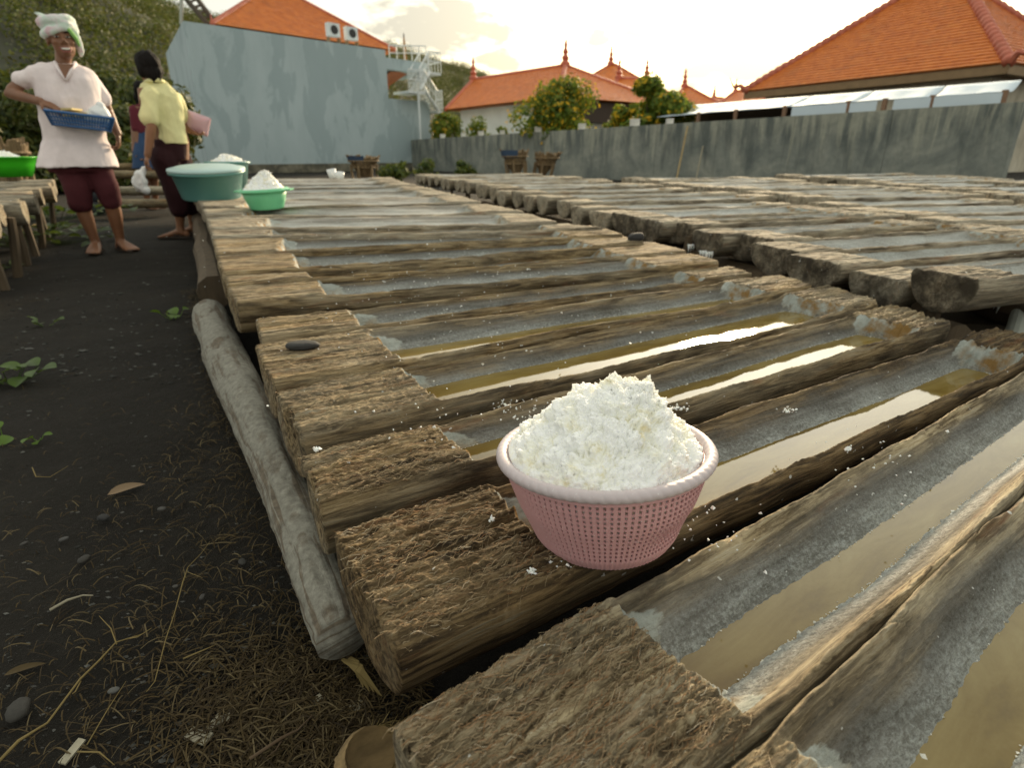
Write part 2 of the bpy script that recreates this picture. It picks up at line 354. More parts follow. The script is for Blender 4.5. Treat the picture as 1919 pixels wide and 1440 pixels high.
def log(label, LF, LN, RF, RN, zl, zr, nx=60, nw=26, t0=.20, t1=.92, dep=.075, rimf=.10, rimn=.14, thick=.11, water=None, rough=.004,
        seed=1, mat='wood', group=None, nb=10, px=True, shoulder=.05, wander=.006, name='palm_log_trough', tl=.022, tr=.05, endr=1.0, dense=1, expo=1.5, expon=4.5, gc=(.05, .55), bpow=.72, ws=(.30, .85), fibres=0, dark_end=False):
    """LF, LN, RF, RN: far and near corner of the left and right end (photograph pixels, brought to heights zl, zr)"""
    if px:
        LF, LN = at(*LF, zl), at(*LN, zl); RF, RN = at(*RF, zr), at(*RN, zr)
    LF, LN, RF, RN = (Vector(p) for p in (LF, LN, RF, RN))
    if px:                                             # a finger of dark gap between neighbours
        g0 = (LN-LF).normalized()*.005; g1 = (RN-RF).normalized()*.005
        LF, LN, RF, RN = LF+g0, LN-g0, RF+g1, RN-g1
    A = (LF+LN)/2; B = (RF+RN)/2
    ex = (B-A).normalized(); L = (B-A).length
    ez = Vector((0, 0, 1)); ey = ez.cross(ex).normalized(); ez = ex.cross(ey).normalized()
    mw = Matrix(((ex.x, ey.x, ez.x, A.x), (ex.y, ey.y, ez.y, A.y), (ex.z, ey.z, ez.z, A.z), (0, 0, 0, 1)))
    inv = mw.inverted()
    lf, ln, rf, rn = (inv @ p for p in (LF, LN, RF, RN))
    if dense > 1:
        gd = np.linspace(0, 1, 4001); den = 1+(dense-1)*(gd < t0+.035)+1.2*(np.abs(gd-t1+.02) < .045); cd = np.cumsum(den); cd = (cd-cd[0])/(cd[-1]-cd[0]); t = np.interp(np.linspace(0, 1, nx+1), cd, gd)
    else: t = np.linspace(0, 1, nx+1)
    # keep samples dense round the saw cuts of the hollow
    x = t*L
    v = np.linspace(0, 1, nw+1)
    T, V = np.meshgrid(t, v, indexing='ij')
    X0 = T*L
    sx = lf.x*(1-V)+ln.x*V; exx = rf.x*(1-V)+rn.x*V           # skewed saw cuts at both ends
    X = sx + (exx-sx)*T
    yf = lf.y*(1-T)+rf.y*T + wander*fbm(X0*3.1, 0*T, 0, seed+3, 3); yn = ln.y*(1-T)+rn.y*T + wander*fbm(X0*3.1, 0*T+7, 0, seed+4, 3)
    Y = yf*(1-V)+yn*V
    wid = np.abs(yf-yn)
    zt = (lf.z*(1-V)+ln.z*V)*(1-T) + (rf.z*(1-V)+rn.z*V)*T
    # rounded shoulders
    e = np.minimum(V, 1-V)
    sh = -(np.clip(1-e/shoulder, 0, 1)**2)*.016
    # hollow
    jag = .005*fbm(V*5, T*0, 0, seed+9, 3)+.0015*vn(V*30, 0*T, 0, seed+2)
    tt = X/L
    m0 = ss(t0, t0+tl/L, tt+jag/L*2); m1 = 1-ss(t1-tr/L, t1, tt+jag/L*1.2)
    vc = (rimf + 1-rimn)/2; hw = (1-rimf-rimn)/2
    wob = .022*fbm(X0*2.6, 0*T, 0, seed+21, 3)
    q = np.clip(np.abs((V-vc-wob)/hw), 0, 1)
    prof = np.clip(1-q**np.where(V > vc+wob, expon, expo), 0, 1)
    slope0 = ss(t0, t0+.05/L, tt)*.0
    hol = dep*prof*m0*m1
    gro = np.clip(ss(.0, .16, prof)*m0*m1, 0, 1)
    gcol = np.clip(ss(gc[0], gc[1], prof+(.20 if gc[1] > .3 else .08)*fbm(X0*7, V*6, 0, seed+41, 4))*m0*m1, 0, 1)
    # relief: matted ropy fibre on the solid ends, striations in the hollow
    yy = Y; xx = X
    fr = 1.75 if dense > 1 else 1.0
    wx = xx + .014*vn(xx*22, yy*30, 0, seed+5); wy = yy + .0042*vn(xx*26, yy*34, 0, seed+6)
    rope = fbm(wx*fr*11, wy*fr*100, 0, seed+7, 4, .65)
    knot = vn(wx*fr*70, wy*fr*150, 0, seed+8)
    lowf = fbm(xx*3.5, yy*13, 0, seed+13, 3)
    rid = 1-2*np.abs(vn(wx*9, wy*62, 0, seed+11))
    rel = rough*(rope*1.0+.42*knot+.75*rid) + .0045*lowf
    rel_g = .0016*fbm((xx+yy*1.4)*10, yy*150, 0, seed+14, 4, .6) + .003*lowf + .0012*vn(xx*160, yy*170, 0, seed+15) + .0016*np.clip(vn(xx*75, yy*80, 0, seed+16), 0, 1)*ss(.4, .9, prof)
    rel = rel*(1-gro) + rel_g*gro
    ridge = (m0*m1)*(1-gro)
    rel = rel*(1-.62*ridge) + ridge*.004*fbm(xx*7, yy*0, 0, seed+16, 3)
    crack = np.clip(.16-np.abs(fbm(xx*1.3, yy*26+.6*vn(xx*5, 0*T, 0, seed+18), 0, seed+17, 2)), 0, .16)/.16
    rel = rel - .006*(crack**3)*(1-gro)*(rough > .002)
    Z = zt + sh - hol + rel
    # bottom half
    th = np.linspace(0, math.pi, nb+1)[1:-1]
    TB, HB = np.meshgrid(t, th, indexing='ij')
    c = ((yf+yn)/2)[:, :1]; wd = wid[:, :1]
    mid = (zt.mean(axis=1, keepdims=True))
    YB = c + (yn[:, -1:]-c)*np.cos(HB)
    ZB = mid - .012 - thick*np.sin(HB)**bpow*(1+.05*fbm(TB*L*3, HB*2, 0, seed+19, 2))
    vb = (1-(np.cos(HB)*-1+1)/2) if False else (np.cos(HB)+1)/2
    XB = (lf.x*(1-vb)+ln.x*vb) + ((rf.x*(1-vb)+rn.x*vb)-(lf.x*(1-vb)+ln.x*vb))*TB
    fb = .003*fbm(XB*9, HB*9, 0, seed+20, 3)
    YB += fb; ZB += fb
    # saw-cut ends wander a little
    endw = .006*fbm(V*5, T*0, 0, seed+22, 3)*endr
    X += endw*(T < 1e-6) - endw*(T > 1-1e-6)
    PX = np.concatenate([X, XB], 1); PY = np.concatenate([Y, YB], 1); PZ = np.concatenate([Z, ZB], 1)
    n = PX.shape[1]
    verts = np.stack([PX, PY, PZ], -1).reshape(-1, 3)
    i = np.arange(nx)[:, None]; j = np.arange(n)[None, :]; j2 = (j+1) % n
    F = np.stack([i*n+j, (i+1)*n+j, (i+1)*n+j2, i*n+j2], -1).reshape(-1, 4)
    # end caps: shrinking rings
    caps = []; allv = [verts]; base = len(verts)
    for row, flip in ((0, False), (nx, True)):
        ring = verts[row*n:(row+1)*n]; ctr = np.array([ring[:, 0].mean(), ring[:, 1].mean(), (ring[:, 2].max()*.35+ring[:, 2].min()*.65)])
        prev = np.arange(row*n, (row+1)*n)
        for s in (.93, .6, .25):
            rg = ctr + (ring-ctr)*s
            sgn = -1 if row == 0 else 1
            rg[:, 0] += sgn*(.003 + .004*fbm(rg[:, 1]*30, rg[:, 2]*30, 0, seed+31, 3))*(1 if s < .95 else .3)
            allv.append(rg); idx = base+np.arange(n); base += n
            k = np.arange(n); k2 = (k+1) % n
            q4 = np.stack([prev[k], prev[k2], idx[k2], idx[k]], -1)
            caps.append(q4 if not flip else q4[:, ::-1]); prev = idx
        allv.append(ctr[None]); k = np.arange(n); k2 = (k+1) % n
        q4 = np.stack([prev[k], prev[k2], np.full(n, base), np.full(n, base)], -1)
        caps.append(q4 if not flip else q4[:, ::-1]); base += 1
    verts = np.concatenate(allv)
    quads = np.concatenate([F]+caps[:3]+caps[4:7]); tris = np.concatenate([caps[3], caps[7]])
    fl = [tuple(r) for r in quads.tolist()]+[((r[0], r[1], r[2])) for r in tris.tolist()]
    me = bpy.data.meshes.new(name)
    nq, ntr = len(quads), len(tris)
    me.vertices.add(len(verts)); me.vertices.foreach_set('co', verts.astype(np.float32).ravel())
    loops = np.concatenate([quads.ravel(), tris[:, :3].ravel()]).astype(np.int32)
    me.loops.add(len(loops)); me.loops.foreach_set('vertex_index', loops)
    me.polygons.add(nq+ntr); me.polygons.foreach_set('loop_start', np.concatenate([np.arange(nq)*4, nq*4+np.arange(ntr)*3]).astype(np.int32))
    me.update(calc_edges=True)
    me.polygons.foreach_set('use_smooth', np.ones(nq+ntr, dtype=bool))
    me.materials.append(M[mat])
    def put(nm, arr):
        a = me.attributes.new(nm, 'FLOAT', 'POINT'); full = np.zeros(len(verts), np.float32)
        g = np.zeros((nx+1, n), np.float32); g[:, :nw+1] = arr; full[:(nx+1)*n] = g.ravel(); a.data.foreach_set('value', full)
    put('gro', gcol)
    d0 = (tt-t0)*L; d1 = (t1-tt)*L
    endm = np.maximum(np.clip(1.3-d0/(.085*(1+.5*fbm(V*4, T*0, 0, seed+44, 2))), 0, 1)*(d0 > .003), np.clip(.88-d1/(.085*(1+.5*fbm(V*4, T*0+3, 0, seed+45, 2))), 0, 1)*(d1 > .004))*ss(.10, .4, prof)*ss(.02, .5, m0*m1+.3)
    put('end', np.clip(endm, 0, 1.2))
    wl = water if water is not None else dep*.80
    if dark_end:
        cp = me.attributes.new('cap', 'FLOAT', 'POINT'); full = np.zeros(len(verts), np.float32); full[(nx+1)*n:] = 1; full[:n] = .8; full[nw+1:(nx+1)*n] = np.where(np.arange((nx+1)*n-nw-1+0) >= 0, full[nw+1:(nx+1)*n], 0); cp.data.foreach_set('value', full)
    put('wet', np.clip(ss(ws[0], ws[1], prof), 0, 1))
    o = link(name, me, matrix=mw)
    tag(o, label, 'salt trough', group)
    if fibres:
        g = np.random.default_rng(seed+50); FV, FF = [], []
        top = verts[:(nx+1)*n].reshape(nx+1, n, 3)[:, :nw+1]; lim = int(np.searchsorted(t, t0))
        for _ in range(fibres):
            a, b_ = int(g.integers(0, lim)), int(g.integers(2, nw-1)); Lf = g.uniform(.006, .022)*(1 if g.uniform() < .92 else 2); an = g.normal(0, .28 if g.uniform() < .8 else .9); wv = g.normal(0, .35); ph = g.uniform(0, 6)
            p0 = top[a, b_]; ln2 = len(FV); wdt = g.uniform(.00018, .00042); lift_ = g.uniform(.0005, .003)
            for k in range(6):
                u = k/5-.5; dx = Lf*u; dy = math.sin(an)*Lf*u+wv*Lf*(u*u)+.0008*math.sin(k*1.9+ph)
                ia = min(nx, max(0, int(np.searchsorted(t*L, p0[0]+dx)))); ib = min(nw-1, max(1, b_+int(round(-dy/(wid[a, 0]/nw)))))
                z = top[ia, ib, 2]+.0006+lift_*(math.sin(3.14*k/5+ph*.3)**2)
                FV += [(p0[0]+dx, p0[1]+dy-wdt, z), (p0[0]+dx, p0[1]+dy+wdt, z+wdt*.6)]
            FF += [(ln2+2*k, ln2+2*k+2, ln2+2*k+3, ln2+2*k+1) for k in range(5)]
        tag(link('loose_fibres', mesh('loose_fibres', FV, FF, M['fibre']), o), kind='stuff')
    if water is not None:
        # the brine sheet, as wide as the hollow at that depth
        bv, bf = [], []
        k = np.where((tt[:, nw//2] > t0+.006/L) & (tt[:, nw//2] < t1-.006/L))[0]
        step = max(1, len(k)//220); k = k[::step]
        for a in k:
            zrow = Z[a]; lvl = zt[a].mean()-water
            below = np.where((zrow < lvl+.0015) & (gro[a] > .2))[0]
            if len(below) < 2: continue
            i0, i1 = below[0], below[-1]
            x0, y0 = X[a, max(i0-1, 0)], Y[a, max(i0-1, 0)]; x1, y1 = X[a, min(i1+1, nw)], Y[a, min(i1+1, nw)]
            bv += [(x0+(x1-x0)*s, y0+(y1-y0)*s, lvl) for s in (0, .5, 1)]
        m_ = len(bv)//3
        for a in range(m_-1):
            for c_ in (0, 1): bf.append((a*3+c_, a*3+c_+1, a*3+4+c_, a*3+3+c_))
        if m_ > 2:
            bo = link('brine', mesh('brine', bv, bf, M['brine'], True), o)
            bo.visible_shadow = True
            # white crystal lip where the brine meets the near bank
            gq = np.random.default_rng(seed+70); cvv, cff = [], []
            for a in range(1, m_-1):
                for side_ in (2, 0):
                    for _ in range(int(gq.integers(0, 5)) if side_ == 2 else int(gq.integers(0, 2))):
                        bx, by, bz = bv[a*3+side_]; nb_ = np.array(bv[(a+1)*3+side_])-np.array(bv[a*3+side_]); p = np.array([bx, by, bz])+nb_*gq.uniform(0, 1); p[1] += gq.normal(0, .0018)+(.0016 if side_ == 0 else -.0016)*-1; s_ = gq.uniform(.0005, .0013)*(1 if gq.uniform() < .9 else 1.8)
                        dd_ = gq.normal(0, .35, (6, 3)); b0 = len(cvv); p[2] += .0006
                        cvv += (p+(np.array([[1.5, 0, 0], [-1.5, 0, 0], [0, 1, 0], [0, -1, 0], [0, 0, .8], [0, 0, -.8]])+dd_)*s_).tolist(); cff += [tuple(b0+q for q in f) for f in ((0, 2, 4), (2, 1, 4), (1, 3, 4), (3, 0, 4), (2, 0, 5), (1, 2, 5), (3, 1, 5), (0, 3, 5))]
            tag(link('salt_crust', mesh('salt_crust', cvv, cff, M['crust']), o), kind='stuff')
    return o
Z0 = CAM_Z
RD = Vector((-.585, .811, 0))      # along the first row, away from the camera
GR = None
# --- first row, from the nearest trough away (pixel corners; heights rise a little towards the far end)
zA = Z0-.452
LFa, P2 = at(727, 1345, zA), at(1919, 690, zA)
da = (P2-LFa).normalized()
LNa = at(1005, 1745, zA); Q2 = at(1919, 914, zA)
dn = (Q2-LNa).normalized()
log('wide brine filled trough in front of the pink basket, matted end block at bottom edge', LFa, LNa, LFa+da*1.85, LNa+dn*1.9, zA, zA, 900, 150, t0=.13, t1=.93, dep=.085, expo=1.4, expon=1.5, rimf=.02, rimn=.04,
    thick=.12, water=.069, rough=.0064, seed=11, px=False, nb=14, wander=.012, dense=3.2, mat='wood_a', fibres=2600)
wv = (LNa-LFa)
LF0 = LNa + Vector((-.004, .003, 0)); LN0 = LF0 + wv*1.05
dd = (Q2+Vector((-.004, .003, 0)) - LF0).normalized()
log('nearest trough, cut by the lower right corner of the photo', LF0, LN0, LF0+dd*1.85, LN0+dn*1.8, zA, zA, 700, 130, t0=.13, t1=.93, dep=.085, expo=1.3, expon=1.6, rimf=.03, rimn=.04,
    dense=2.4, mat='wood_a', fibres=700, thick=.12, water=.069, rough=.0058, seed=12, px=False, nb=14, wander=.016)
zB = Z0-.45
log('trough carrying the pink basket, brine to the right of it', (627, 994), (755, 1222), (1850, 612), (2010, 645), zB, zB, 820, 130, t0=.118, t1=.89, dep=.08, expo=1.4, expon=2.0, rimf=.02, rimn=.04, thick=.105,
    water=.060, rough=.0060, seed=13, nb=14, wander=.012, dense=3.2, mat='wood_b', fibres=1500)
log('trough just behind the pink basket, bright reflections in its brine', (569, 848), (609, 952), (1662, 568), (1786, 605), Z0-.436, Z0-.436, 640, 100, t0=.124, t1=.903, dep=.08, rimf=.015, rimn=.045, thick=.11,
    water=.048, rough=.0050, seed=14, nb=12, wander=.008, dense=3, fibres=900)
log('trough with a split end block, second one behind the pink basket', (515, 728), (572, 812), (1542, 532), (1652, 566), Z0-.424, Z0-.424, 520, 84, t0=.138, t1=.89, dep=.08, rimf=.012, rimn=.035, thick=.115, dense=3, fibres=600,
    water=.046, rough=.0042, seed=15, nb=12, wander=.008, shoulder=.12)
log('trough with the flat black stone lying on its end block', (481, 640), (513, 719), (1452, 513), (1528, 535), Z0-.413, Z0-.413, 440, 70, t0=.145, t1=.865, dep=.075, rimf=.012, rimn=.035, thick=.105, dense=2.5, fibres=400,
    water=.050, rough=.003, seed=16, nb=12, wander=.009)
log('low trough sunk below its neighbours, just past the black stone', (482, 596), (494, 634), (1362, 497), (1410, 512), Z0-.42, Z0-.42, 360, 54, t0=.136, t1=.862, dep=.07, dense=2, rimf=.015, rimn=.03, thick=.10,
    rough=.0026, seed=17, wander=.009)
FAR1 = [  # LF, LN, RF, RN, depth below the eye
    ((428, 534), (445, 566), (1290, 473), (1350, 489), .395, 'thick raised trough whose dark side shows above the low one'),
    ((421, 516), (428, 532), (1218, 452), (1290, 471), .385, 'narrow trough behind the thick raised one, glittering salt in it'),
    ((408, 477), (418, 512), (1165, 440), (1208, 453), .37, 'trough whose right end block holds the round black stone'),
    ((400, 446), (407, 474), (1130, 427), (1168, 438), .355, 'trough with a dark crack across its left end block'),
    ((396, 430), (399, 443), (1060, 418), (1132, 426), .343, 'second trough in front of the pale green bowl'),
    ((389, 407), (395, 427), (985, 399), (1045, 416), .33, 'trough right in front of the pale green bowl'),
    ((382, 390), (388, 404), (905, 381), (985, 396), .318, 'trough under the pale green bowl'),
    ((372, 375), (381, 388), (857, 366), (903, 378), .305, 'trough at the foot of the lidded teal tub'),
    ((363, 362), (372, 373), (815, 356), (855, 364), .295, 'trough under the lidded teal tub'),
    ((357, 352), (363, 360.5), (782, 347.5), (815, 354.5), .285, 'trough behind the lidded teal tub'),
    ((352, 344.5), (357, 351), (758, 341.5), (782, 346.5), .275, 'trough third from the far end of the first row'),
    ((347, 338.5), (352, 343.7), (742, 336), (758, 340.8), .268, 'trough next to last at the far end of the first row'),
    ((344, 333.5), (347, 338), (731, 331.5), (742, 335.3), .262, 'last trough at the far end of the first row'),
]
for k, (a, b_, c_, d_, H, lab) in enumerate(FAR1):
    log(lab, a, b_, c_, d_, Z0-H, Z0-H, (240, 200, 180, 160, 120, 120, 100, 90, 70, 60, 50, 50, 50)[k], (40, 30, 34, 32, 24, 26, 24, 22, 18, 16, 14, 12, 12)[k], t0=.142, t1=(.834, .828, .846, .853, .882, .883, .885, .89, .89, .89, .89, .89, .89)[k],
        dep=.06, rimf=.02, rimn=.03, thick=.11, rough=.0026 if k < 5 else .003, seed=30+k, nb=8, wander=.008 if k < 6 else .014, mat='wood' if k < 4 else 'wood_grey', gc=(.05, .5) if k < 4 else (.0, .3))
# --- second, third and fourth rows, and the row left of the path
def interpH(y): return float(np.interp(y, [320, 350, 400, 450, 520], [.25, .28, .32, .345, .36]))
D2 = Vector((math.cos(R(20)), math.sin(R(20)), 0))
def log_from(left, wdt, z, d, length, label, group=None, **kw):
    pr = Vector((-d.y, d.x, 0))
    lf = Vector((left.x, left.y, z)) + pr*wdt/2; ln = Vector((left.x, left.y, z)) - pr*wdt/2
    dz = Vector((0, 0, kw.pop('dz', 0)))
    return log(label, lf, ln, lf+d*length+dz, ln+d*length+dz, z, z, px=False, group=group, **kw)
NEAR2 = [((1152, 394), (1195, 412), 'trough end pale and broad, eighth from the near end of the second row'),
         ((1197, 408), (1240, 417), 'seventh trough from the near end of the second row'),
         ((1247, 411), (1290, 421), 'second row trough with a rust stained rim opposite the black stone'),
         ((1290, 430), (1368, 440), 'short trough in the second row, dripping salt icicles under its end'),
         ((1372, 432), (1433, 452), 'second row trough with a rounded end beside the short dripping one'),
         ((1421, 455), (1492, 474), 'second row trough with small white salt drips below its left end'),
         ((1488, 474), (1563, 496), 'second row trough with a deep crescent end, white salty hollow'),
         ((1595, 506), (1702, 528), 'low flat trough end next to the raised rusty one in the second row'),
         ((1712, 506), (1838, 522), 'raised rust brown trough, last at the near end of the second row')]
rnd = random.Random(4)
ends2 = []
for k, (a, b_, lab) in enumerate(NEAR2):
    H = interpH((a[1]+b_[1])/2) + (.012 if k in (7,) else 0) - (.03 if k == 8 else 0)
    P, Q = at(*a, Z0-H), at(*b_, Z0-H); mid = (P+Q)/2; pr = Vector((-D2.y, D2.x, 0))
    wdt = min(.34, max(.2, abs((P-Q).dot(pr))))
    dd2 = Vector((math.cos(R(20+rnd.uniform(-1.5, 1.5))), math.sin(R(20)), 0)).normalized()
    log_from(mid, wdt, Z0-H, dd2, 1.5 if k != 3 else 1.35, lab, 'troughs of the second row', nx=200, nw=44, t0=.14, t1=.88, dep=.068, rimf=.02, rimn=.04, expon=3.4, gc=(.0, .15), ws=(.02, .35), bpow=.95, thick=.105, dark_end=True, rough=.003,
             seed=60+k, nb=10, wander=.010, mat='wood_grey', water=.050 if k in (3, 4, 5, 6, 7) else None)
    ends2.append(mid)
ORD = 'first second third fourth fifth sixth seventh eighth ninth tenth eleventh twelfth thirteenth fourteenth fifteenth sixteenth seventeenth eighteenth nineteenth twentieth twenty-first twenty-second twenty-third twenty-fourth twenty-fifth twenty-sixth twenty-seventh twenty-eighth'.split()
made = []
def walk(pts, step, jit, d, length, label, group, seed, count_max=60, mat='wood_far', res=(40, 16), far=True):
    rr = random.Random(seed); q = [at(x, y, Z0-H) for x, y, H in pts]; i = 0; pos = q[0].copy(); n = 0; left = 0.
    seg = [(q[j+1]-q[j]).length for j in range(len(q)-1)]; tot = sum(seg); s = 0.; gap = 0
    while s < tot and n < count_max:
        t = s; j = 0
        while j < len(seg)-1 and t > seg[j]: t -= seg[j]; j += 1
        p = q[j].lerp(q[j+1], min(1, t/seg[j]))
        wdt = step*rr.uniform(.8, 1.02)
        p = p + d*rr.uniform(-jit, jit)
        a = math.atan2(d.y, d.x)+R(rr.uniform(-1.5, 1.5)); dv = Vector((math.cos(a), math.sin(a), 0))
        log_from(p, wdt, p.z+rr.uniform(-.014, .014), dv, length*rr.uniform(.94, 1.03), '@%d@%s' % (n, label), group, nx=res[0], nw=res[1], t0=.14, t1=.88, dep=.062, rimf=.02, rimn=.04, expon=3.4, gc=(.0, .15), ws=(.02, .35), bpow=1.0,
                 thick=rr.uniform(.105, .13), rough=.003, seed=seed*100+n, nb=8, wander=.016, mat=mat, dz=rr.uniform(-.02, .01))
        s += step*rr.uniform(1.0, 1.16); n += 1
    for o in SC.objects:
        lb = o.get('label', '')
        if lb.startswith('@'): i = int(lb[1:].split('@')[1-1]); o['label'] = lb.split('@')[2].replace('#', ORD[n-1-i] if far else ORD[i])
    return n
G2 = 'troughs of the second row'
nA = walk([(1130, 393, .316), (1070, 381, .304), (985, 362, .29), (932, 354, .284), (876, 341, .272), (812, 330, .26), (775, 325, .254)], .27, .03, D2, 1.75,
          'grey trough of the second row, # from its far end by the blue building', G2, 7, mat='wood_far', res=(70, 20))
D3 = Vector((math.cos(R(18)), math.sin(R(18)), 0))
walk([(1930, 448, .355), (1832, 430, .345), (1694, 402, .33), (1536, 379, .31), (1470, 368, .30), (1378, 354, .285), (1257, 341, .27), (1165, 332, .258)], .29, .04, D3, 1.85,
     'pale weathered trough of the third row, # from its far end', 'troughs of the third row', 8, res=(60, 18))
walk([(2010, 383, .33), (1919, 371, .318), (1769, 352, .30), (1642, 340, .285), (1540, 332.5, .27), (1440, 327, .262)], .33, .05, D3, 2.4,
     'pale trough of the fourth row below the concrete wall, # from its far end', 'troughs of the fourth row', 9, res=(40, 12))
walk([(2050, 350, .30), (1919, 343, .285), (1800, 335, .272)], .36, .05, D3, 2.4,
     'trough of the last row before the concrete wall, # from its far end', 'troughs of the last row', 10, res=(30, 12))
DL = Vector((-math.cos(R(33)), -math.sin(R(33)), 0))
walk([(-30, 408, .285), (15, 388, .27), (55, 362, .245), (95, 345, .225), (112, 338, .215)], .27, .05, DL, 1.7,
     'trough left of the path, sawn end towards it, # from the far end', 'troughs left of the path', 11, mat='wood_grey', res=(60, 18))
# low stack of old troughs closing the path behind the women
for k, (y, Y, x0, x1) in enumerate(((306, 8.3, 195, 352), (320, 7.9, 205, 348), (350, 7.4, 196, 338), (374, 7.1, 190, 336))):
    a = atY(x0, y, Y); b2 = atY(x1, y-1, Y+.25); dv = (b2-a); ln_ = dv.length; dv.normalize(); pr = Vector((-dv.y, dv.x, 0))*.13
    log(('topmost old log across the path behind the women', 'second old log from the top, across the path behind the women', 'pale plank like log across the path behind the women',
         'lowest log across the path behind the women')[k], a+pr, a-pr, b2+pr, b2-pr, 0, 0, px=False, nx=50, nw=14, t0=.1, t1=.9, dep=.05, thick=.09, rough=.003, seed=90+k,
        mat='wood_grey' if k == 2 else 'wood', group='old logs across the path')
# --- things that carry the troughs: long bearers, stakes, blocks
def post(name, label, a, b_, r, mat, cat, group=None, n=8, rings=6, wob=.006, seed=0, taper=.85):
    rr = random.Random(seed); a, b_ = Vector(a), Vector(b_); mb = MB()
    pts = [a.lerp(b_, i/rings)+Vector((rr.uniform(-wob, wob), rr.uniform(-wob, wob), 0)) for i in range(rings+1)]
    mb.tube(pts, [r*(1-(1-taper)*i/rings)*rr.uniform(.93, 1.06) for i in range(rings+1)], n)
    return tag(mb.obj(name, mat, origin=a, smooth=False), label, cat, group)
M['stake'] = simple('stake_wood', (.085, .06, .034), .85, .35, 25, .004, stretch=(1, 1, .2))
rr = random.Random(21)
# grey weathered bearer beam lying along the left ends
def bearer():
    a, b_ = at(395, 583, .075), at(632, 1200, .066)
    d = (b_-a); L = d.length; d.normalize(); m_, n_ = 160, 40
    t = np.linspace(0, 1, m_+1); th = np.linspace(0, 2*math.pi, n_, endpoint=False)
    T, TH = np.meshgrid(t, th, indexing='ij')
    prof = np.interp(T, [0, .03, .12, .2, .3, .5, .75, .9, .97, 1], [.050, .062, .066, .062, .068, .060, .050, .042, .038, .036])
    rad = prof*(1 + .07*fbm(T*L*4, np.cos(TH)*1.5, np.sin(TH)*1.5, 40, 3)) + .003*fbm(T*L*30, np.cos(TH)*5, np.sin(TH)*5, 41, 3)
    # flat adzed notches on the upper right side where the troughs sit
    flat = np.clip(np.cos(TH-R(35)), 0, 1)**3
    rad = rad*(1-.14*flat*ss(.1, .16, T)*(1-ss(.78, .84, T)))
    crack = np.clip(.07-np.abs(vn(T*L*2.2, 3*np.cos(TH+.5)+.0*T, np.sin(TH)*2, 43)), 0, .07)/.07
    rad = rad-.007*crack**2*(np.sin(TH) > -.2)
    side = Vector((d.y, -d.x, 0)).normalized(); up = side.cross(d).normalized()
    if up.z < 0: up = -up
    ctr = np.array(a)[None, None]+np.array(d)[None, None]*(T*L)[..., None]
    ctr = ctr + np.array(side)*(.012*np.sin(T*5+.6))[..., None]
    P = ctr + np.array(side)*(rad*np.cos(TH))[..., None] + np.array(up)*(rad*np.sin(TH))[..., None]
    V = P.reshape(-1, 3)-np.array(a); F = []
    for i in range(m_):
        for k in range(n_):
            q = (k+1) % n_; F.append((i*n_+k, i*n_+q, (i+1)*n_+q, (i+1)*n_+k))
    F.append(tuple(range(n_))[::-1]); F.append(tuple(m_*n_+k for k in range(n_)))
    m, tr, bs = newmat('weathered_beam')
    cv = N(tr, 'ShaderNodeCombineXYZ'); tr.links.new(math_n(tr, 'MULTIPLY', attr(tr, 'along'), 5.5), cv.inputs[0]); tr.links.new(math_n(tr, 'MULTIPLY', attr(tr, 'cross'), 2.6), cv.inputs[1])
    v = coords(tr); n1 = noise(tr, cv.outputs[0], 1., 6, .6, 1.2); n2 = noise(tr, v, 70, 6, .7)
    col = ramp(tr, n2, [(.3, (.14, .13, .105)), (.55, (.245, .235, .195)), (.75, (.35, .34, .285))])
    br = ramp(tr, n1, [(.49, (0,)*3), (.60, (1,)*3)])
    col = mixc(tr, math_n(tr, 'MULTIPLY', br, .8), col, ramp(tr, n2, [(.3, (.05, .036, .022)), (.7, (.15, .108, .066))]))
    tr.links.new(col, bs.inputs['Base Color']); bs.inputs['Roughness'].default_value = .85
    bump(tr, bs, math_n(tr, 'ADD', n2, n1), .5, .006)
    me = mesh('bearer_beam', V, F, m, True)
    for nm, arr in (('along', T*L), ('cross', 1.6*np.cos((TH-R(75))/1.0)+0*T)):
        at_ = me.attributes.new(nm, 'FLOAT', 'POINT'); at_.data.foreach_set('value', arr.astype(np.float32).ravel())
    o = link('bearer_beam', me); o.location = a
    tag(o, 'grey weathered beam with brown cracks lying along the left ends of the troughs', 'beam')
bearer()
# second beam further along, under the raised part, and dark bearers under all the rows
for k, (p0, p1, z, r) in enumerate((((402, 548), (372, 395), .13, .07), ((1130, 1010), (700, 452), .09, .06))):
    post('bearer_log', ('round bearer log under the left ends of the far troughs', 'bearer log hidden in the gaps under the middle of the first row')[k],
         at(*p0, z), at(*p1, z), r, M['stake'], 'log', 'bearer logs', 10, 10, .01, 5+k)
for k, (p0, p1, z) in enumerate((((1780, 640), (1250, 455), .14), ((1960, 600), (1390, 430), .16), ((1560, 560), (905, 385), .15))):
    post('bearer_log', ('long bearer log in the dark gap between first and second row', 'bearer log under the second row', 'bearer log under the right ends of the first row')[k],
         at(*p0, z), at(*p1, z), .06, M['stake'], 'log', 'bearer logs', 10, 10, .012, 15+k)
for k in range(12):                                          # short stakes under the ends
    s = k/11; e = Vector((1.25, 1.75, 0)).lerp(Vector((-1.2, 8.6, 0)), s) + D2*rr.uniform(.05, .2)
    post('stake', 'short wooden stake propping the troughs of the second row', (e.x, e.y, -.02), (e.x+rr.uniform(-.05, .05), e.y, .27+.12*s), .022, M['stake'], 'stake', 'stakes under the second row', 7, 3, .004, 30+k)
